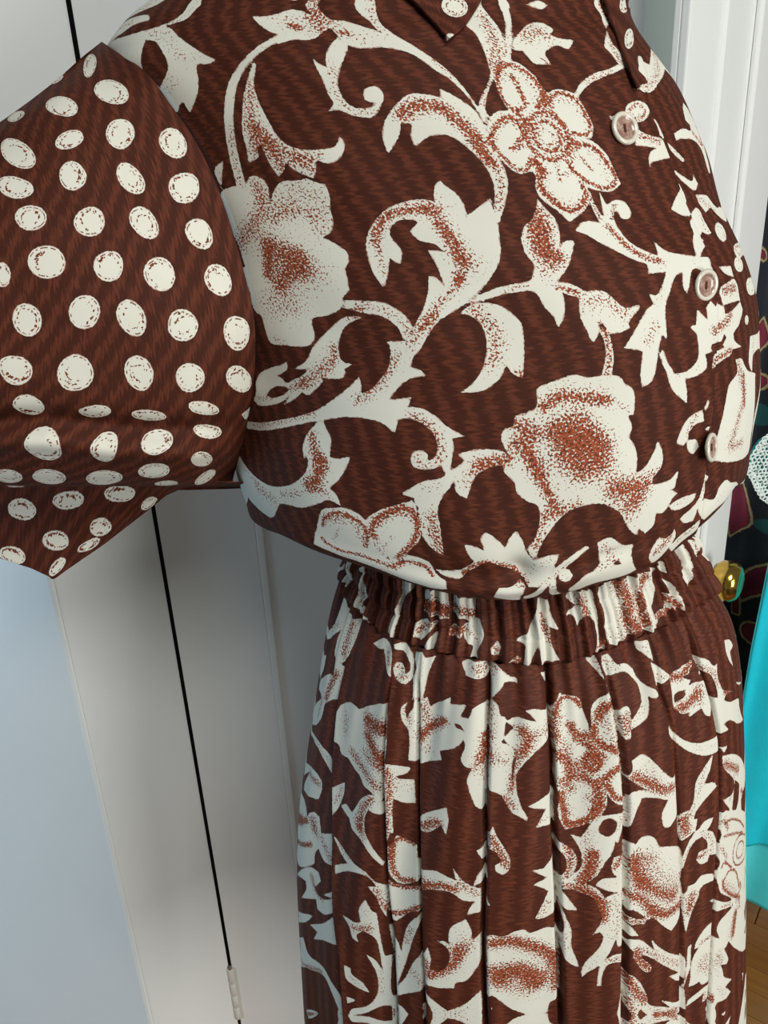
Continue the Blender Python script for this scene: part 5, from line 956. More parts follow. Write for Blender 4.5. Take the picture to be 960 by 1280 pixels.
PRINT['k'] = ('''+ 3365,27 3411,38 3435,59 3506,48 3525,67 3564,51 3587,45 3588,77 3588,107 3583,143 3576,184 3570,212 3563,239 3554,259 3522,307 3495,299 3449,300 3441,275 3439,247 3437,223 3437,192 3439,164 3418,191 3364,237 3261,307 3143,385 3143,411 3143,461 3143,411 3143,385 3143,359 3147,333 3277,243 3289,217 3356,148 3364,111 3367,84 3365,58
+ 3151,461 3288,380 3286,411 3285,441 3277,473 3250,515 3151,592 3169,610 3145,604 3147,576 3149,546 3151,489
+ 3473,291 3505,299 3530,313 3550,326 3555,351 3549,379 3541,414 3534,446 3538,491 3502,504 3445,557 3439,591 3435,627 3411,670 3330,743 3158,853 3160,820 3154,786 3158,752 3227,682 3385,559 3308,579 3256,576 3255,547 3283,506 3441,400 3479,391 3478,367 3477,342 3476,317
+ 3178,855 3313,812 3402,770 3448,764 3481,770 3508,778 3534,787 3556,800 3569,824 3575,853 3581,882 3557,869 3531,853 3503,833 3472,813 3431,801 3345,827 3180,889
+ 3125,1069 3156,1017 3171,1051 3172,1083 3376,958 3462,938 3512,953 3525,971 3530,999 3523,1035 3511,1072 3440,1105 3283,1180 3271,1158 3293,1111 3373,994 3189,1161 3136,1226 3149,1187 3136,1161 3143,1125 3149,1089
+ 3156,1288 3233,1241 3329,1204 3404,1187 3430,1209 3445,1240 3458,1268 3470,1295 3360,1382 3225,1502 3194,1508 3225,1420 3182,1428 3209,1362 3169,1372 3158,1328 3176,1282
+ 3450,1201 3496,1160 3542,1167 3560,1193 3578,1225 3522,1262 3470,1295 3464,1263 3457,1232
+ 3549,547 3572,525 3587,483 3656,433 3717,421 3739,426 3799,384 3841,358 3887,327 3934,313 3938,338 3943,362 3947,385 3950,409 3953,433 3956,457 3959,483 3961,511 3962,539 3962,568 3960,597 3959,622 3962,646 3966,671 3971,706 3974,742 3970,788 3943,810 3918,774 3892,766 3863,761 3843,746 3825,730 3800,724 3772,718 3745,706 3718,695 3663,707 3645,691 3629,674 3582,670 3580,641 3578,608 3565,578
+ 3954,588 4010,596 4076,602 4058,634 4016,651 4035,663 4096,659 4115,780 4065,787 4020,767 4023,848 4038,951 3996,957 3984,843 3986,772 3967,681
+ 3647,907 3688,868 3724,832 3728,864 3729,898 3724,928 3716,958 3707,983 3684,1041 3677,1010 3670,978 3663,956 3655,932
+ 3719,961 3755,936 3782,941 3808,945 3825,914 3841,876 3862,833 3908,785 3952,795 3971,817 3984,843 3975,880 3941,880 3908,873 3896,912 3897,935 3900,961 3903,988 3855,1024 3837,1004 3818,988 3793,982 3766,977 3742,970
+ 3741,90 3809,45 3849,51 3899,71 3919,185 3874,145 3827,88 3780,100
+ 3902,33 3944,23 3994,49 4021,93 4026,163 4003,199 3960,192 3933,163 3921,130 3934,108 3965,112 3984,132 3985,155 4009,128 3994,89 3954,64 3912,55
+ 4025,84 4022,53 4069,25 4088,57 4139,38 4120,77 4105,133 4099,189 4092,258 4082,290 4063,257 4072,352 4056,323 4053,250 4022,289 4018,332 4056,412 4062,423 4026,399 4003,353 4002,302 4043,253 4032,160 4042,108
+ 4034,349 4088,257 4113,238 4132,282 4165,252 4231,198 4230,231 4310,209 4299,234 4284,266 4325,261 4324,298 4306,315 4306,373 4286,407 4261,430 4205,460 4218,502 4150,547 4104,569 4060,568 4053,459
- 4259,308 4287,307 4307,330 4275,327
+ 4270,41 4301,21 4343,15 4406,16 4404,72 4378,90 4335,89 4295,91
+ 4406,16 4438,2 4464,37 4498,73 4529,75 4527,95 4470,88 4460,105 4433,136 4407,171
+ 4394,191 4405,265 4407,419 4423,697 4399,701 4378,681 4354,623 4337,556 4353,498 4320,488 4304,455 4317,397 4300,356 4305,305 4328,249 4342,213
+ 4407,180 4420,166 4443,185 4453,229 4478,246 4475,282 4473,343 4458,363 4491,376 4524,404 4511,459 4515,538 4518,596 4480,610 4451,599 4423,590 4411,419 4407,265
+ 4479,258 4520,241 4544,237 4577,245 4606,253 4573,215 4552,199 4603,197 4661,220 4664,343 4604,398 4565,440 4539,481 4529,515 4537,592 4560,668 4584,714 4583,734 4563,718 4523,692 4489,638 4475,606 4517,586 4520,486 4528,402 4491,372 4473,343 4497,309 4513,292
+ 4635,47 4663,63 4657,95
+ 4579,664 4646,635 4689,619 4694,793 4620,777 4650,716 4658,698
+ 4667,220 4693,160 4709,126 4725,146 4770,159 4797,193 4804,234 4818,279 4825,320 4823,403 4810,474 4813,515 4836,563 4866,565 4889,632 4894,689 4876,737 4839,772 4796,802 4739,816 4718,766 4703,700 4709,633 4685,548 4682,448 4673,365
+ 4814,404 4838,368 4875,425 4896,442 4927,524 4928,638 4896,614 4874,584 4836,573 4814,525
+ 4844,228 4872,204 4920,177 4928,212 4944,346 4949,437 4961,535 4966,650 4967,717 4933,699 4897,652 4874,613 4776,592 4774,363 4808,358 4835,330 4837,269
+ 4778,669 4822,640 4882,632 4886,679 4876,737 4839,772 4781,797
+ 4851,28 4895,18 4905,66 4911,134 4923,183 4907,118 4881,75
+ 4925,25 4955,28 4975,74 5012,82 5048,120 5057,158 5082,200 5124,232 5135,255 5119,264 5089,251 5088,306 5076,351 5043,368 4996,369 4994,326 5026,313 5057,279 5060,231 5050,183 5008,114 4964,105 4921,108 4913,66
+ 4940,264 4959,251 4986,254 4999,283 4994,326 4992,407 4964,398 4948,366 4936,324
+ 5097,13 5151,33 5169,57 5145,113 5114,76 5093,52
+ 5130,111 5170,152 5221,217 5171,221 5129,217 5128,152
+ 5216,219 5257,203 5291,203 5332,210 5371,203 5365,232 5334,254 5286,249 5348,288 5325,309 5374,307 5414,308 5427,343 5439,377 5444,403 5448,430 5450,452 5441,485 5401,462 5388,429 5356,438 5332,442 5306,445 5321,430 5264,407 5241,388 5217,360 5211,335 5212,310 5213,280 5214,254
- 5224,327 5231,308 5263,301 5317,321 5291,323 5310,341 5259,343 5229,345
+ 5394,194 5461,232 5482,251 5507,277 5535,272 5523,315 5527,347 5536,378 5560,414 5665,458 5589,448 5561,459 5626,497 5756,534 5764,569 5779,604 5810,644 5860,692 5730,652 5617,584 5548,572 5601,626 5541,610 5492,600 5486,572 5479,542 5474,516 5468,486 5463,458 5459,438 5457,407 5508,430 5507,403 5502,374 5488,338 5469,304 5434,278 5397,253 5393,227
+ 5386,259 5402,254 5394,275
+ 5171,406 5184,429 5204,456 5229,487 5255,517 5284,543 5328,573 5369,588 5395,590 5429,595 5460,600 5496,597 5508,638 5509,670 5479,674 5441,668 5388,653 5365,642 5337,627 5310,608 5281,583 5254,557 5231,531 5197,491 5177,460 5171,433
+ 4992,507 5045,501 5087,542 5130,601 5185,663 5210,659 5227,779 5220,871 5174,907 5141,890 5130,817 5161,758 5103,723 5042,706 5015,755 4990,819 4969,854 4967,698 4992,654 5052,671 5086,690 5015,630 4994,603 4961,578 4995,557
+ 5449,671 5441,694 5433,716 5423,737 5410,756 5397,774 5385,794 5418,803 5452,819 5474,852 5448,858 5421,865 5399,874 5379,887 5361,901 5340,922 5328,945 5330,976 5338,1022 5309,1007 5277,988 5242,969 5242,941 5242,910 5248,889 5276,892 5305,899 5320,878 5329,846 5332,820 5335,791 5341,765 5354,745 5370,728 5386,711 5404,695 5425,682
+ 5344,1024 5362,1001 5383,982 5410,980 5446,990 5433,1010 5419,1028 5382,1043
+ 5515,673 5585,692 5541,709
+ 5527,718 5588,742 5653,775 5723,827 5793,893 5850,953 5874,1003 5870,1039 5938,1127 5842,1086 5789,1085 5758,1100 5762,1143 5777,1194 5890,1262 5885,1286 5883,1320 5878,1346 5876,1374 5837,1343 5710,1249 5629,1195 5565,1153 5511,1119 5512,1083 5513,1046 5520,1021 5596,1049 5558,991 5525,949 5574,962 5621,970 5649,954 5648,918 5614,877 5568,828 5537,787 5527,749
- 5537,798 5579,843 5611,886 5607,909 5591,929 5575,947 5531,924 5532,901 5533,876 5534,851 5536,824
- 5661,925 5724,976 5726,1008 5720,1042 5710,1068 5692,1087 5672,1100 5619,1065 5626,1039 5632,1013 5639,985 5646,965 5654,945
+ 5901,461 5965,516 5965,516 5896,520 5963,594 5909,590 5887,616 5876,632 5870,644 5887,616 5909,590 5872,546 5896,520 5965,516
+ 5874,763 5872,770 5936,853 5914,865 5903,889 5894,917 5887,943 5896,906 5878,870 5872,833 5874,797
+ 5720,436 5892,493 5789,473
+ 5654,208 5741,234 5768,267 5704,280 5705,316 5718,359 5676,324 5656,293 5645,259 5647,235
+ 5484,1361 5527,1393 5577,1430 5635,1476 5706,1536 5812,1631 5870,1685 5870,1729 5870,1765 5870,1809 5870,1841 5828,1864 5837,1915 5876,1996 5867,2012 5827,2017 5865,2070 5865,2134 5865,2176 5767,2087 5671,1966 5614,1882 5577,1818 5554,1833 5533,1828 5554,1877 5577,1937 5559,1955 5503,1908 5522,1969 5532,2018 5613,2118 5576,2107 5542,2100 5600,2191 5571,2190 5542,2186 5474,2141 5456,2154 5462,2192 5473,2241 5513,2257 5556,2278 5599,2302 5653,2333 5703,2362 5757,2394 5806,2419 5831,2404 5824,2354 5754,2232 5927,2407 5925,2455 5923,2487 5921,2525 5918,2568 5918,2604 5826,2526 5721,2427 5663,2385 5611,2354 5575,2339 5541,2359 5493,2308 5449,2263 5410,2225 5412,2194 5413,2163 5416,2131 5418,2095 5421,2063 5424,2030 5428,1995 5432,1957 5435,1917 5438,1882 5441,1844 5444,1806 5447,1766 5450,1725 5453,1685 5494,1728 5471,1649 5494,1619 5526,1617 5565,1622 5602,1628 5628,1626 5601,1560 5554,1507 5512,1462 5489,1417
+ 5415,1437 5461,1445 5461,1480
+ 5466,1467 5543,1537 5628,1593 5614,1621 5569,1594 5514,1561 5466,1534 5466,1501
+ 5453,1579 5416,1572 5391,1580 5369,1596 5351,1618 5338,1641 5330,1678 5362,1668 5346,1687 5332,1708 5322,1729 5315,1756 5311,1797 5309,1836 5304,1867 5300,1895 5331,1900 5355,1892 5367,1923 5396,1930 5419,1926 5425,1905 5428,1876 5430,1841 5432,1806 5434,1770 5436,1737 5439,1702 5443,1670 5446,1639 5449,1609
+ 5296,1294 5333,1293 5349,1279 5369,1268 5403,1277 5448,1300 5424,1327 5387,1321 5357,1322 5354,1371 5344,1391 5333,1412 5324,1433 5313,1457 5303,1481 5291,1475 5291,1441 5290,1405 5290,1372 5290,1346 5291,1315
+ 5423,1952 5397,1950 5371,1953 5348,1959 5327,1967 5309,1975 5296,1982 5284,2019 5309,2012 5334,2003 5354,1997 5380,1984 5374,2015 5369,2046 5393,2041 5405,2022 5415,1998
+ 5297,1646 5318,1630 5303,1713 5291,1727
+ 5392,2095 5401,2087 5401,2125 5389,2119
+ 5289,2092 5365,2139 5396,2144 5391,2217 5289,2145
+ 3182,1428 3251,1368 3394,1254 3461,1205 3504,1179 3544,1154 3555,1181 3566,1207 3577,1233 3624,1203 3669,1174 3678,1200 3687,1226 3695,1252 3703,1278 3710,1305 3717,1333 3681,1344 3643,1352 3609,1341 3576,1324 3550,1370 3548,1403 3548,1441 3505,1486 3463,1525 3302,1653 3231,1663 3211,1657 3269,1543 3251,1518 3214,1502 3242,1426
+ 3262,1773 3440,1559 3489,1511 3531,1479 3598,1457 3626,1489 3571,1577 3609,1602 3662,1545 3710,1495 3752,1450 3757,1479 3762,1508 3766,1538 3771,1568 3722,1619 3672,1666 3600,1698 3590,1676 3586,1644 3534,1687 3487,1723 3430,1773 3480,1675 3487,1634 3478,1608 3425,1630
- 3559,1566 3598,1567 3644,1557 3701,1529 3756,1500 3713,1536 3668,1571 3622,1589 3584,1595
+ 3329,1976 3433,1875 3497,1827 3554,1789 3517,1845 3478,1900 3412,1969 3282,2118 3307,2044
+ 3513,1884 3587,1816 3662,1736 3721,1654 3771,1581 3773,1612 3774,1643 3775,1675 3776,1707 3777,1741 3777,1775 3729,1804 3674,1841 3612,1898 3548,1961 3601,1855 3555,1873
+ 3289,2227 3444,2048 3460,2078 3473,2110 3495,2128 3534,2119 3589,2086 3640,2056 3676,2049 3704,2054 3731,2062 3751,2068 3771,2076 3789,2086 3805,2101 3818,2121 3830,2145 3840,2170 3846,2193 3850,2229 3850,2266 3834,2253 3817,2243 3799,2229 3787,2212 3775,2191 3762,2170 3747,2152 3730,2136 3710,2119 3688,2109 3661,2112 3612,2144 3556,2191 3510,2227 3449,2272 3285,2459 3318,2369 3271,2375 3304,2297 3338,2214
+ 3271,2846 3461,2592 3530,2526 3589,2488 3647,2450 3690,2370 3745,2315 3791,2271 3830,2241 3828,2289 3771,2355 3699,2449 3613,2560 3526,2670 3448,2767 3320,2943 3265,2975 3300,2890 3329,2806
+ 3710,1126 3736,1142 3760,1158 3787,1171 3816,1180 3846,1187 3873,1193 3907,1198 3936,1206 3955,1219 3973,1235 3989,1248 4011,1252 4027,1264 4031,1282 4035,1307 4037,1336 4039,1369 4041,1402 4043,1433 4030,1412 4018,1389 4008,1361 3996,1331 3983,1312 3969,1294 3953,1277 3991,1271 3977,1250 3959,1233 3935,1225 3905,1228 3866,1243 3825,1269 3764,1325 3755,1279 3795,1249 3833,1222 3804,1215 3776,1203 3760,1188 3744,1169 3727,1147
+ 3790,974 3891,915 3910,992 3962,1075 4006,1132 4008,1159 3956,1114 3891,1046 3826,1027
+ 3995,875 4027,870 4025,949 4005,1030 3993,943
+ 4016,1048 4040,1003 4050,960 4094,970 4144,981 4157,1057 4183,1087 4252,1057 4316,1073 4333,1081 4316,1010 4358,1077 4410,1112 4430,1115 4438,1237 4387,1256 4393,1222 4411,1186 4365,1180 4313,1144 4252,1157 4194,1184 4180,1159 4151,1191 4101,1220 4059,1197 4029,1133
+ 4026,1199 4101,1229 4179,1194 4201,1304 4156,1343 4097,1422 4051,1405 4035,1298
+ 3832,1520 3873,1513 3904,1512 3936,1494 3927,1458 3923,1423 3934,1387 3950,1352 3967,1384 3982,1411 4001,1419 4006,1444 4012,1481 4018,1523 4024,1565 4030,1603 4034,1632 4044,1669 4073,1649 4073,1690 4072,1736 4071,1783 4070,1823 4071,1860 4074,1889 4086,1910 4107,1914 4127,1918 4143,1930 4158,1945 4170,1961 4176,1991 4179,2023 4154,2049 4129,2075 4104,2099 4079,2120 4077,2084 4076,2048 4074,2012 4072,1976 4047,1989 4021,2005 4000,2028 3976,2057 3952,2083 3926,2105 3899,2128 3868,2158 3888,2095 3921,2063 3953,2036 3976,2006 3994,1972 4007,1934 4014,1890 4015,1855 4013,1818 4006,1783 3998,1757 3987,1732 3975,1707 3964,1684 3986,1694 4006,1710 4021,1739 4034,1772 4031,1737 4027,1700 4023,1666 4019,1635 4015,1611 4008,1584 3995,1564 3974,1550 3947,1541 3917,1583 3928,1624 3895,1611 3881,1567 3869,1550 3851,1534
+ 3858,1810 3890,1812 3896,1849 3948,1875 3976,1928 3937,1924 3870,1898
+ 3867,2014 3913,2014 3871,2063
+ 4054,1468 4101,1523 4124,1584 4132,1502 4150,1415 4203,1325 4205,1359 4175,1482 4147,1631 4106,1813 4149,1722 4179,1616 4228,1514 4245,1465 4260,1517 4257,1581 4292,1589 4325,1541 4332,1478 4314,1433 4271,1416 4313,1409 4330,1429 4324,1370 4334,1320 4384,1276 4407,1333 4410,1392 4444,1350 4447,1434 4445,1507 4399,1614 4359,1634 4351,1668 4285,1682 4231,1676 4231,1743 4095,1877 4084,1717 4066,1540
+ 4236,1726 4285,1777 4327,1814 4391,1760 4451,1668 4452,1813 4399,1863 4351,1860 4334,1919 4275,1943 4268,1838 4250,1785
+ 3782,2218 3819,2188 3847,2178 3861,2206 3870,2247 3828,2289 3775,2351 3777,2306 3780,2262
+ 4222,1857 4241,1829 4241,1882 4254,1914 4231,1903
+ 4143,872 4156,815 4227,744 4264,713 4279,774 4275,860 4249,814 4227,852 4193,888 4160,896
+ 4399,920 4436,888 4442,977 4420,952
+ 4398,1108 4416,1033 4443,996 4447,1065
+ 4433,836 4454,766 4474,823 4506,888 4530,938 4528,988 4506,1018 4480,996 4474,964 4498,951 4474,904 4440,882
+ 4619,779 4650,726 4693,695 4697,793
+ 4512,692 4546,708 4585,737 4572,719 4562,686
+ 4612,999 4662,1008 4703,952 4713,1089 4728,1238 4684,1277 4640,1274 4671,1195 4688,1142 4623,1086 4678,1070
+ 4452,1146 4471,1185 4455,1179
+ 4464,1341 4483,1332 4523,1345 4562,1322 4602,1317 4628,1342 4686,1332 4727,1351 4738,1386 4745,1554 4747,1704 4732,1745 4704,1772 4700,1823 4642,1823 4594,1794 4554,1759 4522,1710 4490,1667 4473,1689 4471,1514
+ 4483,1755 4492,1740 4491,1756
+ 4699,860 4735,889 4774,931 4789,977 4773,1049 4733,1061 4711,1046 4775,1090 4821,1097 4869,1129 4903,1198 4906,1254 4910,1299 4883,1340 4856,1366 4889,1285 4880,1240 4855,1173 4808,1144 4760,1126 4731,1120 4761,1171 4799,1238 4764,1231 4735,1204 4757,1270 4779,1336 4780,1418 4800,1499 4810,1542 4785,1525 4754,1481 4740,1386 4751,1316 4730,1204 4713,1089 4724,1055 4748,1018 4746,961 4719,919 4701,905
+ 4760,846 4800,865 4822,817 4845,769 4885,748 4936,757 4932,802 4898,818 4870,804 4858,851 4903,848 4929,871 4925,923 4909,959 4881,985 4867,1048 4829,1090 4791,1112 4759,1103 4797,1059 4807,976 4797,920
+ 4713,743 4741,807 4799,801 4853,763 4877,725 4712,721
+ 4849,780 4881,747 4958,753 5010,772 4968,826 4942,907 4911,872 4903,898 4920,907 4917,932 4893,979 4870,1035 4832,1084 4779,1113 4730,1103 4720,1054 4761,1067 4803,1015 4809,939 4796,888 4761,846 4803,865 4826,816
- 4864,827 4877,775 4909,762 4936,797 4928,842 4903,860 4882,852
+ 4856,1106 4887,1073 4946,1080 4973,1071 4976,1174 4914,1145
+ 4966,963 4926,966 4917,1010 4928,1057 4951,1081 4973,1077
+ 4779,1124 4842,1135 4890,1175 4910,1167 4949,1165 4976,1191 4981,1437 4955,1452 4946,1401 4917,1477 4881,1531 4842,1566 4820,1595 4818,1556 4834,1507 4880,1435 4895,1377 4878,1340 4852,1369 4885,1295 4892,1241 4858,1173 4811,1149
+ 4889,1520 4938,1489 4982,1498 4980,1546 4938,1531 4909,1542 4893,1594 4890,1649 4874,1648 4877,1592
+ 4969,911 4993,908 5012,929 5035,906 5072,908 5101,931 5121,970 5166,993 5253,1075 5263,1246 5271,1367 5233,1453 5198,1476 5152,1416 5098,1338 5070,1338 5023,1278 4978,1251
- 4980,1263 5005,1255 5042,1295 5065,1325 5042,1323 5006,1299
+ 4979,1296 5015,1291 5070,1338 5061,1356 5006,1334 4979,1319
+ 4979,1330 5002,1344 5036,1409 4980,1383
+ 4981,1437 4998,1410 5044,1436 5071,1471 5105,1523 5090,1448 5120,1506 5194,1606 5273,1688 5285,1752 5279,1829 5236,1812 5182,1737 5249,1775 5156,1646 5101,1570 5058,1526 5044,1533 5091,1603 5091,1635 5072,1635 5045,1595 5013,1521 5013,1485
+ 4976,1600 5009,1619 5045,1685 5073,1780 5084,1837 5146,1894 5197,1949 5140,1848 5223,1939 5255,1951 5249,1903 5279,1897 5283,2031 5236,2023 5183,2002 5123,1988 5063,1947 5082,1916 5045,1843 5018,1891 4996,1822 4974,1789 4969,1903 4943,1893 4965,1758
+ 5277,1323 5297,1312 5324,1313 5353,1313 5377,1309 5404,1307 5437,1310 5473,1317 5473,1347 5434,1333 5400,1325 5377,1324 5353,1349 5343,1370 5331,1398 5319,1431 5312,1452 5306,1476 5299,1501 5292,1526 5285,1551 5279,1511 5275,1469 5273,1441 5271,1407 5270,1373 5271,1343
+ 5243,896 5318,952 5347,953 5335,1002 5305,1026 5252,1029 5239,945
+ 5353,1011 5389,996 5413,991 5441,991 5429,1013 5416,1031 5389,1035 5431,1065 5450,1096 5464,1132 5469,1171 5471,1211 5416,1184 5402,1211 5365,1207 5339,1177 5353,1143 5375,1140 5402,1143 5402,1108 5371,1063 5341,1068 5323,1080 5306,1099 5296,1118 5285,1142 5273,1167 5262,1190 5259,1161 5261,1133 5269,1111 5281,1089 5293,1069 5312,1044 5329,1025
+ 5140,820 5205,859 5190,895 5152,897 5141,867
+ 5261,1956 5285,1846 5308,1781 5314,1632 5297,1690 5279,1843 5261,1913
+ 5519,1018 5557,1024 5609,1074 5696,1114 5832,1217 5887,1274 5885,1296 5881,1324 5878,1360 5876,1400 5874,1440 5872,1474 5872,1510 5872,1547 5872,1583 5870,1619 5870,1657 5870,1685 5870,1725 5870,1759 5894,1818 5690,1630 5589,1527 5533,1454 5484,1389 5477,1354 5477,1321 5488,1296 5497,1273 5484,1222 5491,1198 5502,1171 5511,1140 5514,1110 5514,1075 5515,1042
+ 5635,1561 5744,1675 5716,1702 5616,1600''', '''7.8 0.71 3542,84 3527,246
6.24 0.47 3408,147 3156,313
7.02 0.83 3500,371 3464,448 3444,525
4.68 0.65 3394,564 3353,677
4.68 0.41 3440,783 3524,819
6.24 0.71 3373,994 3494,982
7.02 1 3213,1400 3349,1314
7.02 0.71 3489,1211 3516,1254
8.58 0.53 3642,516 3664,578
10.14 1 3816,443 3867,446 3932,436
8.58 1 3835,515 3895,565 3936,599
6.24 0.59 3826,604 3920,635 3962,641
7.8 0.71 3740,651 3846,686 3934,733
6.24 0.71 3980,636 4000,736 4001,840
7.8 0.29 4028,680 4074,704
5.46 0.47 4004,874 4012,945
3.9 0.59 3708,878 3689,954
7.02 0.77 3912,813 3873,894 3876,981
4.68 0.59 3861,89 3896,123
5.46 0.59 3946,181 3996,158
3.9 0.59 3938,125 3965,129
5.46 0.53 4021,321 4048,385
7.8 0.14 4072,64 4078,124
7.02 0.65 4098,278 4114,339
6.24 1 4106,426 4148,379 4210,320
9.36 0.47 4102,473 4142,483
9.36 0.59 4344,54 4396,47
4.68 0.59 4417,20 4436,25
6.24 0.89 4395,347 4398,455
7.02 0.59 4374,455 4361,504
4.68 0.47 4409,503 4396,554
5.46 0.59 4413,206 4423,333
9.36 0.53 4424,416 4445,438 4470,444
4.68 0.71 4513,518 4513,587
8.58 0.89 4545,291 4570,338 4555,396
7.02 0.47 4619,313 4655,299
6.24 0.71 4496,628 4522,663
4.68 0.59 4533,419 4527,474
3.9 0.47 4651,747 4620,774
3.12 1 4683,231 4711,161 4769,175 4796,223
7.02 0.71 4678,263 4681,337
5.46 1 4751,300 4775,353 4815,367
6.24 0.94 4690,423 4734,468 4751,551
3.51 1 4713,624 4728,706 4750,781 4817,768 4853,716
7.02 0.71 4711,564 4761,611
6.24 0.47 4722,636 4749,738
5.46 1 4851,592 4867,669 4846,716
7.02 0.71 4774,492 4814,554
6.24 0.53 4690,348 4742,416
6.24 0.41 4709,194 4708,251
2.5 1 4854,527 4842,530 4829,524 4817,511 4809,493 4806,472 4810,456 4818,446 4830,442 4843,448 4855,460 4863,478 4866,499 4862,516 4854,527
1.87 0.71 4844,494 4839,495 4833,492 4827,486 4824,477 4823,468 4824,461 4828,456 4833,455 4839,457 4844,463 4848,471 4849,480 4848,489 4844,494
3.12 0.83 4829,403 4889,468
6.24 1 4866,275 4891,242 4921,236
4.29 1 4847,322 4849,378 4882,416 4936,450
7.02 0.47 4873,296 4913,383 4936,433
2.34 1 4851,524 4840,527 4828,522 4817,510 4809,493 4807,473 4810,458 4818,448 4829,445 4841,449 4852,461 4860,478 4862,497 4859,514 4851,524
2.03 0.94 4837,507 4831,509 4825,506 4820,499 4816,490 4814,480 4815,471 4819,465 4825,464 4831,466 4837,473 4841,482 4842,493 4841,502 4837,507
5.46 1 4881,575 4919,541 4952,532
3.9 1 4896,605 4928,667 4962,687
3.12 0.94 4774,381 4829,421 4874,497
4.68 0.71 4783,554 4844,592
3.51 1 4796,775 4846,751 4875,698
6.24 0.59 4823,659 4860,668
4.68 0.41 4892,34 4905,95
6.24 0.47 4937,49 4964,80
6.24 0.29 5046,333 5077,295
7.8 0.71 4950,310 4978,300 4974,366
7.8 0.29 5113,35 5129,88
4.68 0.47 5156,193 5192,195
5.46 0.94 5233,228 5312,239 5358,221
7.02 0.89 5245,375 5313,388 5366,362
9.36 0.41 5387,339 5381,401
6.24 0.59 5399,245 5484,300 5519,371
3.12 0.94 5569,427 5634,455
5.46 0.35 5739,587 5794,662
6.24 0.21 5245,529 5368,615 5474,635
7.02 0.89 5006,589 5078,651 5140,698 5185,711
7.8 0.29 5062,554 5112,632
4.68 0.35 4989,725 4981,794
6.24 0.41 5386,731 5351,823 5305,918
7.02 0.59 5268,929 5293,986
7.02 0.83 5548,771 5710,900
4.68 0.47 5648,918 5596,987
4.68 0.71 5533,1065 5573,1136
4.68 0.83 5760,1041 5884,1188
4.68 0.83 5887,1284 5878,1366
3.9 0.59 5965,516 5898,600
4.68 0.71 5867,788 5896,913
2.34 1 5522,1395 5533,1450 5628,1568 5725,1663
2.34 0.94 5725,1567 5746,1615 5689,1615
7.02 0.47 5543,1424 5657,1565
6.24 1 5657,1712 5628,1820
10.92 0.41 5657,1704 5601,1775
7.02 0.53 5484,1822 5513,1891
7.8 0.29 5457,1870 5475,1961
3.12 1 5435,2055 5439,2098
6.24 0.47 5823,2459 5703,2387
3.9 0.59 5706,1660 5725,1732
5.46 0.35 5483,2056 5542,2147
3.12 0.59 5513,1543 5601,1596
3.12 0.71 5416,1648 5368,1658
9.36 0.53 5394,1763 5368,1809 5416,1850
4.68 0.59 5333,1348 5309,1420
3.12 0.59 5386,1997 5386,2035
7.8 0.47 5306,2118 5353,2164
5.46 1 3225,1420 3442,1244
3.9 1 3262,1532 3506,1346
7.02 0.59 3593,1248 3681,1309
5.46 0.41 3515,1197 3553,1275
6.24 0.71 3535,1535 3572,1591 3645,1584
5.46 0.24 3696,1724 3738,1756
4.68 0.71 3392,2306 3637,2108
2.34 1 3389,2698 3579,2502
5.46 0.59 3452,2670 3575,2557
4.68 0.41 3750,1173 3826,1190
6.24 0.65 3993,1295 4026,1374
3.9 0.47 3925,1205 3980,1251
7.02 0.53 3847,961 3901,1026
3.9 0.41 4011,896 4009,970
3.12 1 4038,1082 4040,1003 4075,974 4133,988
3.9 0.94 4041,1016 4053,1140 4098,1196 4150,1180
5.46 0.94 4203,1166 4276,1122 4329,1129
7.02 0.59 4351,1090 4412,1141
4.68 0.59 4198,1124 4221,1142
3.12 1 4032,1215 4102,1235 4175,1203
3.9 1 4054,1378 4115,1371 4185,1304
6.24 0.71 3905,1550 3966,1520
8.58 0.24 3953,1421 3985,1514
8.58 0.65 4061,2013 4147,2013
4.68 0.35 4025,1776 4033,1911
4.68 0.35 3895,1878 3947,1904
6.24 0.24 4081,1559 4115,1669
4.68 0.59 4144,1519 4162,1431
6.24 0.71 4228,1538 4248,1574
7.8 0.89 4258,1619 4341,1537 4371,1446
9.36 0.47 4331,1453 4395,1419
7.02 0.47 4180,1667 4222,1724
9.36 0.24 4359,1339 4393,1370
7.02 0.35 4285,1829 4343,1823 4400,1786
4.68 0.47 3816,2226 3844,2241
3.12 0.59 4231,1862 4236,1900
7.02 0.89 4173,865 4233,811
6.24 0.77 4453,827 4491,912 4519,967
5.46 0.47 4689,1199 4658,1259
9.36 0.94 4493,1378 4564,1376 4655,1435 4722,1506
7.8 0.83 4723,1542 4732,1679
12.48 1 4529,1557 4584,1537 4641,1603
7.8 1 4641,1590 4658,1633
10.92 0.47 4545,1620 4626,1675
9.36 0.65 4489,1523 4513,1595
5.46 0.77 4744,900 4767,969 4749,1050
5.46 0.89 4807,1133 4863,1184 4881,1262
6.24 0.35 4750,1304 4761,1433
5.46 0.71 4743,1103 4791,1123
6.24 0.94 4849,946 4835,1024 4813,1080
7.8 0.24 4831,840 4824,907
3.12 1 4740,771 4749,801 4814,782
6.24 0.94 4841,956 4839,1023 4817,1080
7.8 0.24 4826,840 4820,908
4.68 0.47 4958,776 4941,840
6.24 0.18 4912,1100 4965,1103
4.68 0.83 4953,977 4932,1021
6.24 0.94 4826,1142 4883,1207 4889,1285
8.58 0.41 4932,1205 4960,1268 4937,1386
6.24 0.24 4880,1483 4842,1542
4.68 0.59 4921,1514 4973,1519
7.8 1 5008,999 5019,1076 5048,1143
7.8 0.83 5038,1129 5115,1211 5201,1285
14.04 0.47 5065,1045 5146,1148 5229,1259
9.36 0.41 5017,977 5083,1015
6.24 0.89 4994,1180 5050,1231 5097,1303
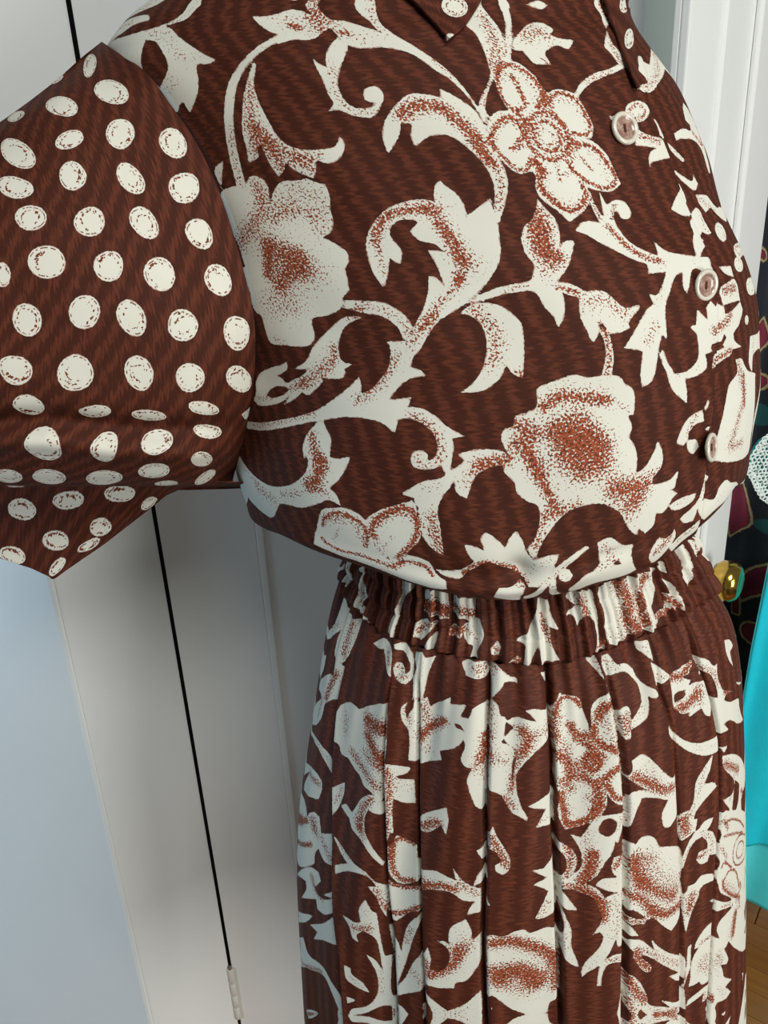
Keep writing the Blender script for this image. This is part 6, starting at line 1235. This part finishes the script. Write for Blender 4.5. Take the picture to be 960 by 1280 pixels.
7.02 0.94 5097,1303 5176,1360 5245,1363
3.9 0.71 4988,1310 5052,1338
6.24 0.89 5026,1490 5035,1542 5082,1611
6.24 0.53 5072,1507 5155,1606 5248,1726
6.24 0.89 4991,1624 5022,1715 5063,1801
5.46 0.71 4991,1755 5013,1855
5.46 0.89 5112,1923 5223,1997
6.24 0.35 5073,1844 5123,1903
6.24 0.59 5308,1351 5296,1444
7.02 0.71 5265,929 5279,998
5.46 0.47 5377,1048 5431,1112 5431,1170
4.68 0.71 5353,1166 5389,1159
3.12 0.59 5306,1099 5275,1152
1.72 1 5541,1093 5609,1111 5721,1194 5827,1306
1.95 0.94 5533,1158 5627,1202 5782,1301
1.56 1 5872,1494 5828,1499 5755,1468 5699,1437 5659,1401 5634,1361 5628,1322 5638,1290 5666,1272 5710,1275 5769,1303 5848,1369 5874,1414 5874,1450 5872,1494
1.4 1 5797,1426 5771,1427 5740,1419 5712,1404 5690,1385 5677,1363 5673,1341 5681,1325 5698,1316 5723,1318 5752,1332 5782,1357 5805,1388 5811,1413 5797,1426
1.87 1 5511,1312 5540,1301 5607,1376
1.87 1 5533,1396 5589,1382 5667,1453 5716,1596
3.9 0.59 5511,1204 5556,1285
2.34 0.83 5872,1577 5821,1694
3.12 0.59 5667,1594 5667,1646''')
PRINT['maroon'] = ('''+ 3330,5358 3388,5409 3465,5542 3525,5725 3540,5841 3492,5897 3402,5917 3326,5929 3269,5694 3277,5491
+ 3843,6145 3734,6208 3626,6288 3554,6406 3523,6545 3554,6672 3624,6587 3733,6504 3884,6443
+ 3782,7015 3779,7063 3756,7101 3719,7120 3675,7118 3633,7093 3601,7052 3585,7003 3589,6955 3612,6918 3648,6899 3692,6901 3734,6925 3766,6966
+ 3447,6576 3519,6652 3541,6835 3474,6813
+ 3971,5773 3945,5842 3904,5888 3854,5902 3805,5882 3769,5831 3751,5759 3756,5682 3782,5614 3823,5569 3873,5555 3920,5575 3956,5625 3974,5695
+ 4174,6964 4174,7028 4154,7079 4118,7106 4074,7103 4031,7072 3996,7018 3977,6952 3978,6889 3998,6839 4034,6813 4077,6815 4120,6846 4155,6899
+ 3526,4439 3530,4469 3516,4500 3485,4524 3445,4537 3402,4537 3366,4523 3344,4499 3340,4469 3355,4439 3386,4414 3426,4401 3468,4401 3504,4415
+ 3338,3386 3326,3395 3306,3396 3280,3388 3255,3374 3235,3356 3224,3338 3224,3323 3235,3314 3256,3313 3281,3321 3307,3335 3327,3353 3338,3371
+ 3337,3970 3420,3905 3492,4081 3413,4182
+ 3849,4786 3848,4857 3823,4914 3780,4944 3727,4941 3675,4906 3634,4846 3613,4773 3615,4702 3640,4647 3682,4618 3734,4620 3786,4654 3827,4713
+ 4032,7720 4030,7780 4008,7827 3971,7851 3925,7849 3881,7819 3846,7768 3828,7707 3831,7647 3853,7601 3890,7577 3935,7580 3979,7609 4014,7659
+ 3669,3648 3668,3706 3648,3752 3612,3776 3569,3774 3526,3746 3492,3697 3475,3639 3477,3581 3497,3537 3533,3513 3576,3515 3618,3543 3651,3590''', '')
PRINT['teal'] = ('''+ 3779,5846 3773,5879 3746,5903 3705,5915 3656,5913 3610,5895 3577,5867 3562,5834 3569,5802 3595,5778 3637,5766 3685,5768 3731,5785 3764,5813
+ 3598,4772 3595,4817 3576,4853 3543,4872 3503,4870 3465,4847 3436,4809 3421,4763 3424,4718 3444,4682 3477,4664 3516,4666 3554,4688 3583,4726
+ 3905,7321 3889,7339 3854,7343 3805,7332 3754,7309 3710,7278 3682,7245 3675,7217 3691,7199 3726,7195 3774,7206 3825,7229 3870,7260 3898,7293
+ 3324,2887 3308,2924 3283,2950 3254,2958 3228,2949 3209,2922 3202,2885 3207,2843 3223,2806 3248,2781 3276,2772 3302,2782 3321,2808 3329,2845
+ 3781,4272 3780,4321 3762,4360 3730,4381 3691,4379 3654,4354 3624,4313 3609,4263 3611,4214 3629,4176 3660,4156 3698,4158 3736,4181 3765,4222''', '')

# ---------------------------------------------------------------- print evaluation (signed distance in mm on the cloth)
def smooth_poly(p, n=4, closed=True):
    """round the gentle vertices of an outline, keep its sharp tips"""
    p = np.asarray(p, float); N = len(p)
    prv, nxt = np.roll(p, 1, 0), np.roll(p, -1, 0)
    a, b = p-prv, nxt-p
    la, lb = np.linalg.norm(a, axis=1)+1e-9, np.linalg.norm(b, axis=1)+1e-9
    cs = (a*b).sum(1)/(la*lb); sharp = cs < .45
    out = []
    for i in range(N):
        j = (i+1) % N
        p1, p2 = p[i], p[j]; L = np.linalg.norm(p2-p1)
        m1 = np.zeros(2) if sharp[i] else .5*(p2-p[i-1]); m2 = np.zeros(2) if sharp[j] else .5*(p[(j+1) % N]-p1)
        if sharp[i]: m1 = (p2-p1)
        if sharp[j]: m2 = (p2-p1)
        for m in (m1, m2):
            l = np.linalg.norm(m)
            if l > 1.2*L: m *= 1.2*L/l
        for k in range(n):
            t = k/n; out.append((2*t**3-3*t*t+1)*p1+(t**3-2*t*t+t)*m1+(-2*t**3+3*t*t)*p2+(t**3-t*t)*m2)
    return np.array(out)
def seg_dist(P, a, b):
    d = b-a; L = (d*d).sum()+1e-12
    t = np.clip(((P-a) @ d)/L, 0, 1); q = P-a-t[:, None]*d
    return np.sqrt((q*q).sum(1))
def poly_sdf(P, pts):
    dist = np.full(len(P), 1e9); ins = np.zeros(len(P), bool)
    for a, b in zip(pts, np.roll(pts, -1, 0)):
        dist = np.minimum(dist, seg_dist(P, a, b))
        c = (a[1] > P[:, 1]) != (b[1] > P[:, 1])
        with np.errstate(divide='ignore', invalid='ignore'):
            xi = (b[0]-a[0])*(P[:, 1]-a[1])/(b[1]-a[1])+a[0]
        ins ^= c & (P[:, 0] < xi)
    return np.where(ins, dist, -dist)
def parse(s): return np.array([[float(t) for t in q.split(',')] for q in s.split()])*.2   # mm
def eval_print(key, UV):
    """UV in metres -> motif signed distance (mm), shading density"""
    P = UV*1000.0; mot = np.full(len(P), -6.0); shd = np.zeros(len(P))
    order = np.argsort(P[:, 0]); PS = P[order]; xs = PS[:, 0]
    def pick(lo, hi):
        i0, i1 = np.searchsorted(xs, lo[0]), np.searchsorted(xs, hi[0]); idx = order[i0:i1]; y = P[idx, 1]
        return idx[(y > lo[1]) & (y < hi[1])]
    polys, strokes = PRINT[key]; neg = []
    for ln in polys.split('\n'):
        sg, rest = ln[0], ln[2:]
        pts = smooth_poly(parse(rest)); lo, hi = pts.min(0)-5, pts.max(0)+5
        idx = pick(lo, hi)
        if not len(idx): continue
        d = np.maximum(poly_sdf(P[idx], pts), -6.0)
        if sg == '+': mot[idx] = np.maximum(mot[idx], d)
        else: neg.append((idx, d))
    for idx, d in neg: mot[idx] = np.minimum(mot[idx], -d)
    for ln in strokes.split('\n'):
        t = ln.split(' ', 2)
        if len(t) < 3: continue
        r, s = float(t[0]), float(t[1]); pts = parse(t[2])
        if len(pts) > 2:
            tt = np.linspace(0, len(pts)-1, (len(pts)-1)*4+1); pts = crom(pts, tt)
        idx = pick(pts.min(0)-r*2.1, pts.max(0)+r*2.1)
        if not len(idx): continue
        d = np.full(len(idx), 1e9)
        for a, b in zip(pts[:-1], pts[1:]): d = np.minimum(d, seg_dist(P[idx], a, b))
        f = (np.exp(-(d/(r*.9))**2)-.006)*s; f = np.maximum(f, 0)
        shd[idx] = 1-(1-shd[idx])*(1-f)
    return mot, np.clip(shd, 0, 1)
def cloth_mesh(name, fn, U, V, key, mat, parent, closed=False, uvfold=None, weave=(0.0, 1.0), thick=0.0):
    Ug, Vg = np.meshgrid(U, V, indexing='ij'); nu, nv = Ug.shape
    co = fn(Ug, Vg).reshape(-1, 3)
    cu, cv = (Ug, Vg) if uvfold is None else uvfold(Ug, Vg)
    uv = np.stack([cu.ravel(), cv.ravel()], -1)
    mot, shd = eval_print(key, uv) if key else (np.full(len(uv), -6.0), np.zeros(len(uv)))
    idx = np.arange(nu*nv).reshape(nu, nv)
    nx = np.roll(idx, -1, 0) if closed else idx[1:]
    A = idx if closed else idx[:-1]
    q = np.stack([A[:, :-1], nx[:, :-1], nx[:, 1:], A[:, 1:]], -1).reshape(-1, 4).astype(np.int32)
    me = bpy.data.meshes.new(name); me.vertices.add(len(co)); me.vertices.foreach_set('co', co.ravel().astype(np.float32))
    me.loops.add(q.size); me.loops.foreach_set('vertex_index', q.ravel()); me.polygons.add(len(q))
    me.polygons.foreach_set('loop_start', np.arange(0, q.size, 4, dtype=np.int32))
    me.polygons.foreach_set('use_smooth', np.ones(len(q), bool))
    me.update(calc_edges=True); me.validate()
    for nm, arr in (('motif', mot), ('shade', shd)):
        at = me.attributes.new(nm, 'FLOAT', 'POINT'); at.data.foreach_set('value', arr.astype(np.float32))
    at = me.attributes.new('cloth', 'FLOAT_VECTOR', 'POINT'); at.data.foreach_set('vector', np.c_[uv, np.zeros(len(uv))].ravel().astype(np.float32))
    an, k = weave; ca, sa = math.cos(an), math.sin(an)
    w = np.stack([(Ug*ca-Vg*sa).ravel(), (Vg if k > 0 else Ug).ravel(), np.zeros(nu*nv)], -1)   # k > 0: serrations run down the cloth
    at = me.attributes.new('weave', 'FLOAT_VECTOR', 'POINT'); at.data.foreach_set('vector', w.ravel().astype(np.float32))
    me.materials.append(mat)
    o = bpy.data.objects.new(name, me); C.objects.link(o); o.parent = parent
    if parent: o.matrix_parent_inverse = Matrix.Translation(-parent.location)
    if thick:
        md = o.modifiers.new('thickness', 'SOLIDIFY'); md.thickness = thick; md.offset = -1
    return o

# ---------------------------------------------------------------- the dress
PI = math.pi
dress = empty('floral_dress', (.13, .70, FLOOR_Z))
tag(dress, 'brown and cream floral dress with polka-dot sleeves and gathered waist', 'dress')
FLORAL = print_material('floral_print_cotton', period=.0140, jag=430.0)
SKIRTM = print_material('floral_print_skirt', dark=rgb('4A2216'), light=rgb('683625'), period=.017, jag=420.0, rough=.62)
DOTTED = print_material('dotted_print_cotton', dots=True, period=.0155, jag=420.0)
front = np.linspace(PI*.94, PI*2.03, 470); back = np.linspace(PI*.03, PI*.94, 130)[1:-1]
UT = np.r_[front, back+2*PI]*UR
def tube_fold(ur, top=None, bottom=None):
    """the printed repeat goes on, mirrored, round the back, over the shoulders and down to the hem"""
    u0, u1 = ur; sp = u1-u0
    def f(U, V):
        y = np.mod(U-u0, 2*sp); y = u0+np.where(y > sp, 2*sp-y, y)
        W = V
        if top is not None:
            t = np.asarray(top); v0 = np.interp(y, t[:, 0], t[:, 1]); W = np.where(W < v0, 2*v0-W, W)
        if bottom is not None:
            t = np.asarray(bottom); v1 = np.interp(y, t[:, 0], t[:, 1]); W = np.where(W > v1, 2*v1-W, W)
        return y, W
    return f
bod = Tube(BODICE_ROWS, RING_PHI, BODICE_DZ, bodice_disp)
wai = Tube(WAIST_ROWS, RING_PHI, WAIST_DZ, waist_disp)
ski = Tube(SKIRT_ROWS, RING_PHI, WAIST_DZ, skirt_disp)
bt = bod.V
cloth_mesh('bodice', bod, UT, np.r_[np.linspace(0, bt[-6], 400), np.linspace(bt[-6], bt[-1], 50)[1:]], 'b', FLORAL, dress, True, tube_fold(BO_U, top=BO_TOP), (math.radians(13), 1.0))
waistband = cloth_mesh('waistband', wai, np.r_[np.linspace(PI*.94, PI*2.03, 620), back+2*PI]*UR, np.linspace(0, wai.V[-1], 56), 'w', SKIRTM, dress, True, tube_fold(WA_U), (0.0, 1.0))
# the rows of stitching that hold the elastic
STITCH = plain('dark_stitching', rgb('3A1A12'), .8)
for fr_ in (1/3, 2/3):
    V_s, F_s = [], []
    us = np.arange(PI*.97*UR, PI*2.02*UR, .0031)
    for k, u0 in enumerate(us):
        pp = wai(np.linspace(u0, u0+.0024, 4), np.full(4, wai.V[-1]*fr_))
        nn = wai(np.linspace(u0, u0+.0024, 4), np.full(4, wai.V[-1]*fr_+.0006))
        for q0, q1 in zip(pp, nn):
            out = np.array([q0[0]-.137, q0[1]-.70, 0]); out /= np.linalg.norm(out)
            dn = (q1-q0)/np.linalg.norm(q1-q0)
            for a_, b_ in ((1, 0), (0, 1), (-1, 0), (0, -1)): V_s.append(q0+out*(.0004+.00042*a_)+dn*.00042*b_)
        b0 = k*16
        for i_ in range(3):
            for j_ in range(4): F_s.append((b0+i_*4+j_, b0+i_*4+(j_+1) % 4, b0+(i_+1)*4+(j_+1) % 4, b0+(i_+1)*4+j_))
        F_s += [(b0+3, b0+2, b0+1, b0), (b0+12, b0+13, b0+14, b0+15)]
    o = mesh_obj('stitching', V_s, F_s, STITCH, None); o.parent = waistband; o.matrix_parent_inverse = Matrix.Translation(-dress.location)
VM = .60
cloth_mesh('skirt', ski, np.r_[np.linspace(PI*.94, PI*2.03, 560), back+2*PI]*UR, np.linspace(0, ski.V[-1], 380), 'k', SKIRTM, dress, True, tube_fold(SK_U, bottom=SK_BOT), (0.0, 1.0))
def sleeve_disp(U, V):
    L = np.asarray(LINES['sleeve_crease']); o = np.argsort(L[:, 0]); v0 = np.interp(U, L[o, 0], L[o, 1])
    x = V-v0
    d = .010*np.exp(-((x-.022)/.012)**2)-.006*np.exp(-((x-.045)/.014)**2)+.0025*np.sin(U*30+V*18)*np.sin(V*24)
    d = d*sst(U/.05)
    return np.stack([0*d, d, 0*d], -1)
slv = Patch(SLEEVE_GRID, .075, .036, sleeve_disp)
sleeve = cloth_mesh('sleeve', slv, np.linspace(0, slv.U1, 230), np.r_[np.linspace(0, 12*.036, 330), np.linspace(12*.036, slv.V1, 60)[1:]], 's', DOTTED, dress, False, lambda U, V: (U, np.where(V > 12*.036, np.clip(2*12*.036-V*1.0, 0, 1), V)), (math.radians(45), -1.0))
flp = Patch(FLAP_GRID, .0125, .02)
cloth_mesh('sleeve_hem', flp, np.linspace(0, flp.U1, 240), np.linspace(0, flp.V1, 90), 'u', DOTTED, dress, False, None, (math.radians(-40), -1.0), .0012)
ca, cb = Patch(COLLAR_A, .02, .02), Patch(COLLAR_B, .02, .015)
cloth_mesh('collar', ca, np.linspace(0, ca.U1, 90), np.linspace(0, ca.V1, 90), 'c', DOTTED, dress, False, None, (.3, 1.0), .0022)
cloth_mesh('collar', cb, np.linspace(0, cb.U1, 90), np.linspace(0, cb.V1, 60), 'd', DOTTED, dress, False, None, (.3, 1.0), .0022)
# folded hem edge of the under-sleeve
# buttons
bnn = NT('horn_button'); r_ = bnn.t.nodes.new('ShaderNodeVectorMath'); r_.operation = 'LENGTH'; bnn.link(bnn.vmul(bnn.coord(), (1, 1, 0)), r_.inputs[0])
swirl = bnn.noise(bnn.coord(), 190.0, 3, .6, 1.5)
cc = bnn.mix(bnn.step(swirl, .42, .70), rgb('8E6A5C'), rgb('BFA897'))
bnn.link(bnn.mix(bnn.step(r_.outputs['Value'], .0074, .0086), cc, rgb('D8D2C0')), bnn.b.inputs['Base Color'])
bnn.b.inputs['Roughness'].default_value = .22; bnn.b.inputs['Coat Weight'].default_value = .4
THREAD = plain('brown_thread', rgb('5B2C1E'), .8)
def frame(n):
    q = Vector(n).to_track_quat('Z', 'Y'); return q
for k, (p, n) in enumerate(BUTTONS):
    n = Vector(n); p = Vector(p)+n*.0034
    bm = lathe([(0, -.0005), (.0085, -.0005), (.0108, .0008), (.0112, .0020), (.0104, .0032), (.0090, .0034), (.0078, .0026), (.0070, .0019), (.0035, .0016), (0, .0016)], 36)
    o = bm_obj('button', bm, bnn.m, dress, True); o.rotation_mode = 'QUATERNION'; o.rotation_quaternion = frame(n); o.location = p-Vector(dress.location)
    bm = bmesh.new()
    for s in (-1, 1):
        m4 = Matrix.Translation((0, 0, .0020)) @ Matrix.Rotation(PI/2, 4, 'X') @ Matrix.Translation((.0004*s, 0, 0))
        bmesh.ops.create_cone(bm, cap_ends=True, segments=8, radius1=.00045, radius2=.00045, depth=.0052, matrix=m4)
    bm_obj('thread', bm, THREAD, o, True)

# ---------------------------------------------------------------- garments hanging at the right
def sheet(name, fn, nu, nv, mat, parent, thick=.003):
    u = np.linspace(0, 1, nu); v = np.linspace(0, 1, nv); A, B = np.meshgrid(u, v, indexing='ij')
    co = fn(A, B).reshape(-1, 3); idx = np.arange(nu*nv).reshape(nu, nv)
    q = np.stack([idx[:-1, :-1], idx[1:, :-1], idx[1:, 1:], idx[:-1, 1:]], -1).reshape(-1, 4)
    o = mesh_obj(name, co, q.tolist(), mat, None, True); o.parent = parent
    if parent: o.matrix_parent_inverse = Matrix.Translation(-parent.location)
    md = o.modifiers.new('thickness', 'SOLIDIFY'); md.thickness = thick
    return o, co
# dark paisley garment
pn = NT('paisley_print_cloth'); ma, te, wv = pn.attr('motif'), pn.attr('shade'), pn.coord()
wob = pn.math('MULTIPLY', pn.math('SUBTRACT', pn.noise(wv, 160.0, 2), .5), 3.0)
ma2 = pn.math('ADD', ma, wob)
navy = pn.mix(pn.noise(wv, 30.0, 3), rgb('0B0F16'), rgb('16202A'))
c = pn.mix(pn.step(te, -1.0, 1.0), navy, rgb('124A4C'))
c = pn.mix(pn.step(ma2, -5.2, -3.8), c, rgb('9C8860'))
c = pn.mix(pn.step(ma2, -1.2, .2), c, rgb('0E1118'))
c = pn.mix(pn.step(ma2, .2, 1.6), c, rgb('6E1730'))
c = pn.mix(pn.math('MULTIPLY', pn.step(ma2, 8.0, 9.0), .35), c, rgb('4A1024'))
pn.link(c, pn.b.inputs['Base Color']); pn.b.inputs['Roughness'].default_value = .8
pn.bump(pn.noise(wv, 300.0, 3), .2, .002)
pais = empty('paisley_garment', (.80, 1.36, PAIS_Z[1]))
tag(pais, 'dark navy paisley garment with maroon teardrops hanging behind the brass knob', 'garment')
def paisf(A, B):
    X = .57+.44*A; z = PAIS_Z[0]+(PAIS_Z[1]-PAIS_Z[0])*B
    Y = 1.36+.014*np.sin(X*46+1.0+.6*np.sin(z*3))+.006*np.sin(X*95+z*5)
    return np.stack([X, Y, z], -1)
o, co = sheet('skirt_panel', paisf, 150, 420, pn.m, pais)
uv = np.stack([co[:, 0], 2-co[:, 2]], -1)
for nm, key in (('motif', 'maroon'), ('shade', 'teal')):
    at = o.data.attributes.new(nm, 'FLOAT', 'POINT'); at.data.foreach_set('value', eval_print(key, uv)[0].astype(np.float32))
# turquoise garment, two layers
def cloth_plain(name, c0, c1, rough=.75):
    n = NT(name); n.link(n.mix(n.noise(n.coord(), 25.0, 4), c0, c1), n.b.inputs['Base Color']); n.b.inputs['Roughness'].default_value = rough
    n.bump(n.noise(n.coord(), 240.0, 3), .25, .002); return n.m
TURQ = cloth_plain('turquoise_cotton', rgb('00BCD0'), rgb('06CDE0')); AQUA = cloth_plain('aqua_lining', rgb('3CD2DA'), rgb('58DEE2'))
tq = empty('turquoise_garment', (.85, 1.2, TURQ_EDGE[-1][2]))
tag(tq, 'bright turquoise garment hanging low at the right edge above the floorboards', 'garment')
def turq(zb, yo, inset):
    E_ = np.array(TURQ_EDGE)
    def f(A, B):
        z = E_[0, 2]+(zb-E_[0, 2])*B
        xl = np.interp(-z, -E_[:, 2], E_[:, 0])+inset
        X = xl+(1.02-xl)*A
        Y = 1.2+yo+.020*np.sin(X*38+z*2)*np.clip(B*1.5, 0, 1)+.008*np.sin(X*80-z*4)
        return np.stack([X, Y, z+.006*np.sin(X*60)*B], -1)
    return f
sheet('outer_layer', turq(TURQ_MID, 0.0, 0.0), 60, 90, TURQ, tq)
sheet('lining', turq(TURQ_EDGE[-1][2], .012, .004), 60, 90, AQUA, tq)
# lace edged piece
LACEM = cloth_plain('white_crochet_cotton', rgb('D3E4E0'), rgb('E9F0EA'), .9)
lc = empty('lace_garment', tuple(np.mean(LACE, 0))); tag(lc, 'white crochet lace edge over teal cloth at the right edge, above the knob', 'garment')
LP = np.array(LACE); lcx, lcz = LP[:, 0].mean(), LP[:, 2].mean()
bm = bmesh.new()
vs = [bm.verts.new((lcx+(x-lcx)*.84-lc.location.x, 1.216-lc.location.y, lcz+(z-lcz)*.84-lc.location.z)) for x, y, z in LACE]
f = bm.faces.new(vs); r = bmesh.ops.extrude_face_region(bm, geom=[f])
for v in r['geom']:
    if isinstance(v, bmesh.types.BMVert): v.co.y += .01
bm_obj('backing', bm, cloth_plain('teal_cloth', rgb('0E7F86'), rgb('149AA0')), lc)
def ring_into(V, Fc, c, R, r, tilt):
    b0 = len(V); n, m = 10, 5
    for i in range(n):
        a = 2*PI*i/n
        for j in range(m):
            q = 2*PI*j/m; rr = R+r*math.cos(q)
            V.append((c[0]+rr*math.cos(a), c[1]+r*math.sin(q)+tilt*math.sin(a), c[2]+rr*math.sin(a)))
    for i in range(n):
        for j in range(m):
            Fc.append((b0+i*m+j, b0+((i+1) % n)*m+j, b0+((i+1) % n)*m+(j+1) % m, b0+i*m+(j+1) % m))
V_, F_ = [], []
PP = np.stack([LP[:, 0], LP[:, 2]], -1)
x0, z0, x1, z1 = PP[:, 0].min(), PP[:, 1].min(), PP[:, 0].max(), PP[:, 1].max(); st = .0072
cand = np.array([(x0+(i+.5*(j % 2))*st, z0+j*st*.87) for i in range(int((x1-x0)/st)+2) for j in range(int((z1-z0)/st/.87)+2)])
for (x, z) in cand[poly_sdf(cand, PP) > .001]:
    ring_into(V_, F_, (x-lc.location.x, 1.205+random.uniform(-.003, .003)-lc.location.y, z-lc.location.z), .0034+random.uniform(-.0005, .0007), .0014, random.uniform(-.001, .001))
for a, b in zip(PP, np.roll(PP, -1, 0)):
    L = np.linalg.norm(b-a); k = max(2, int(L/.006))
    for t in range(k):
        p = a+(b-a)*t/k; ring_into(V_, F_, (p[0]-lc.location.x, 1.203-lc.location.y, p[1]-lc.location.z), .0038, .0014, random.uniform(-.001, .001))
mesh_obj('lace', V_, F_, LACEM, lc, True)
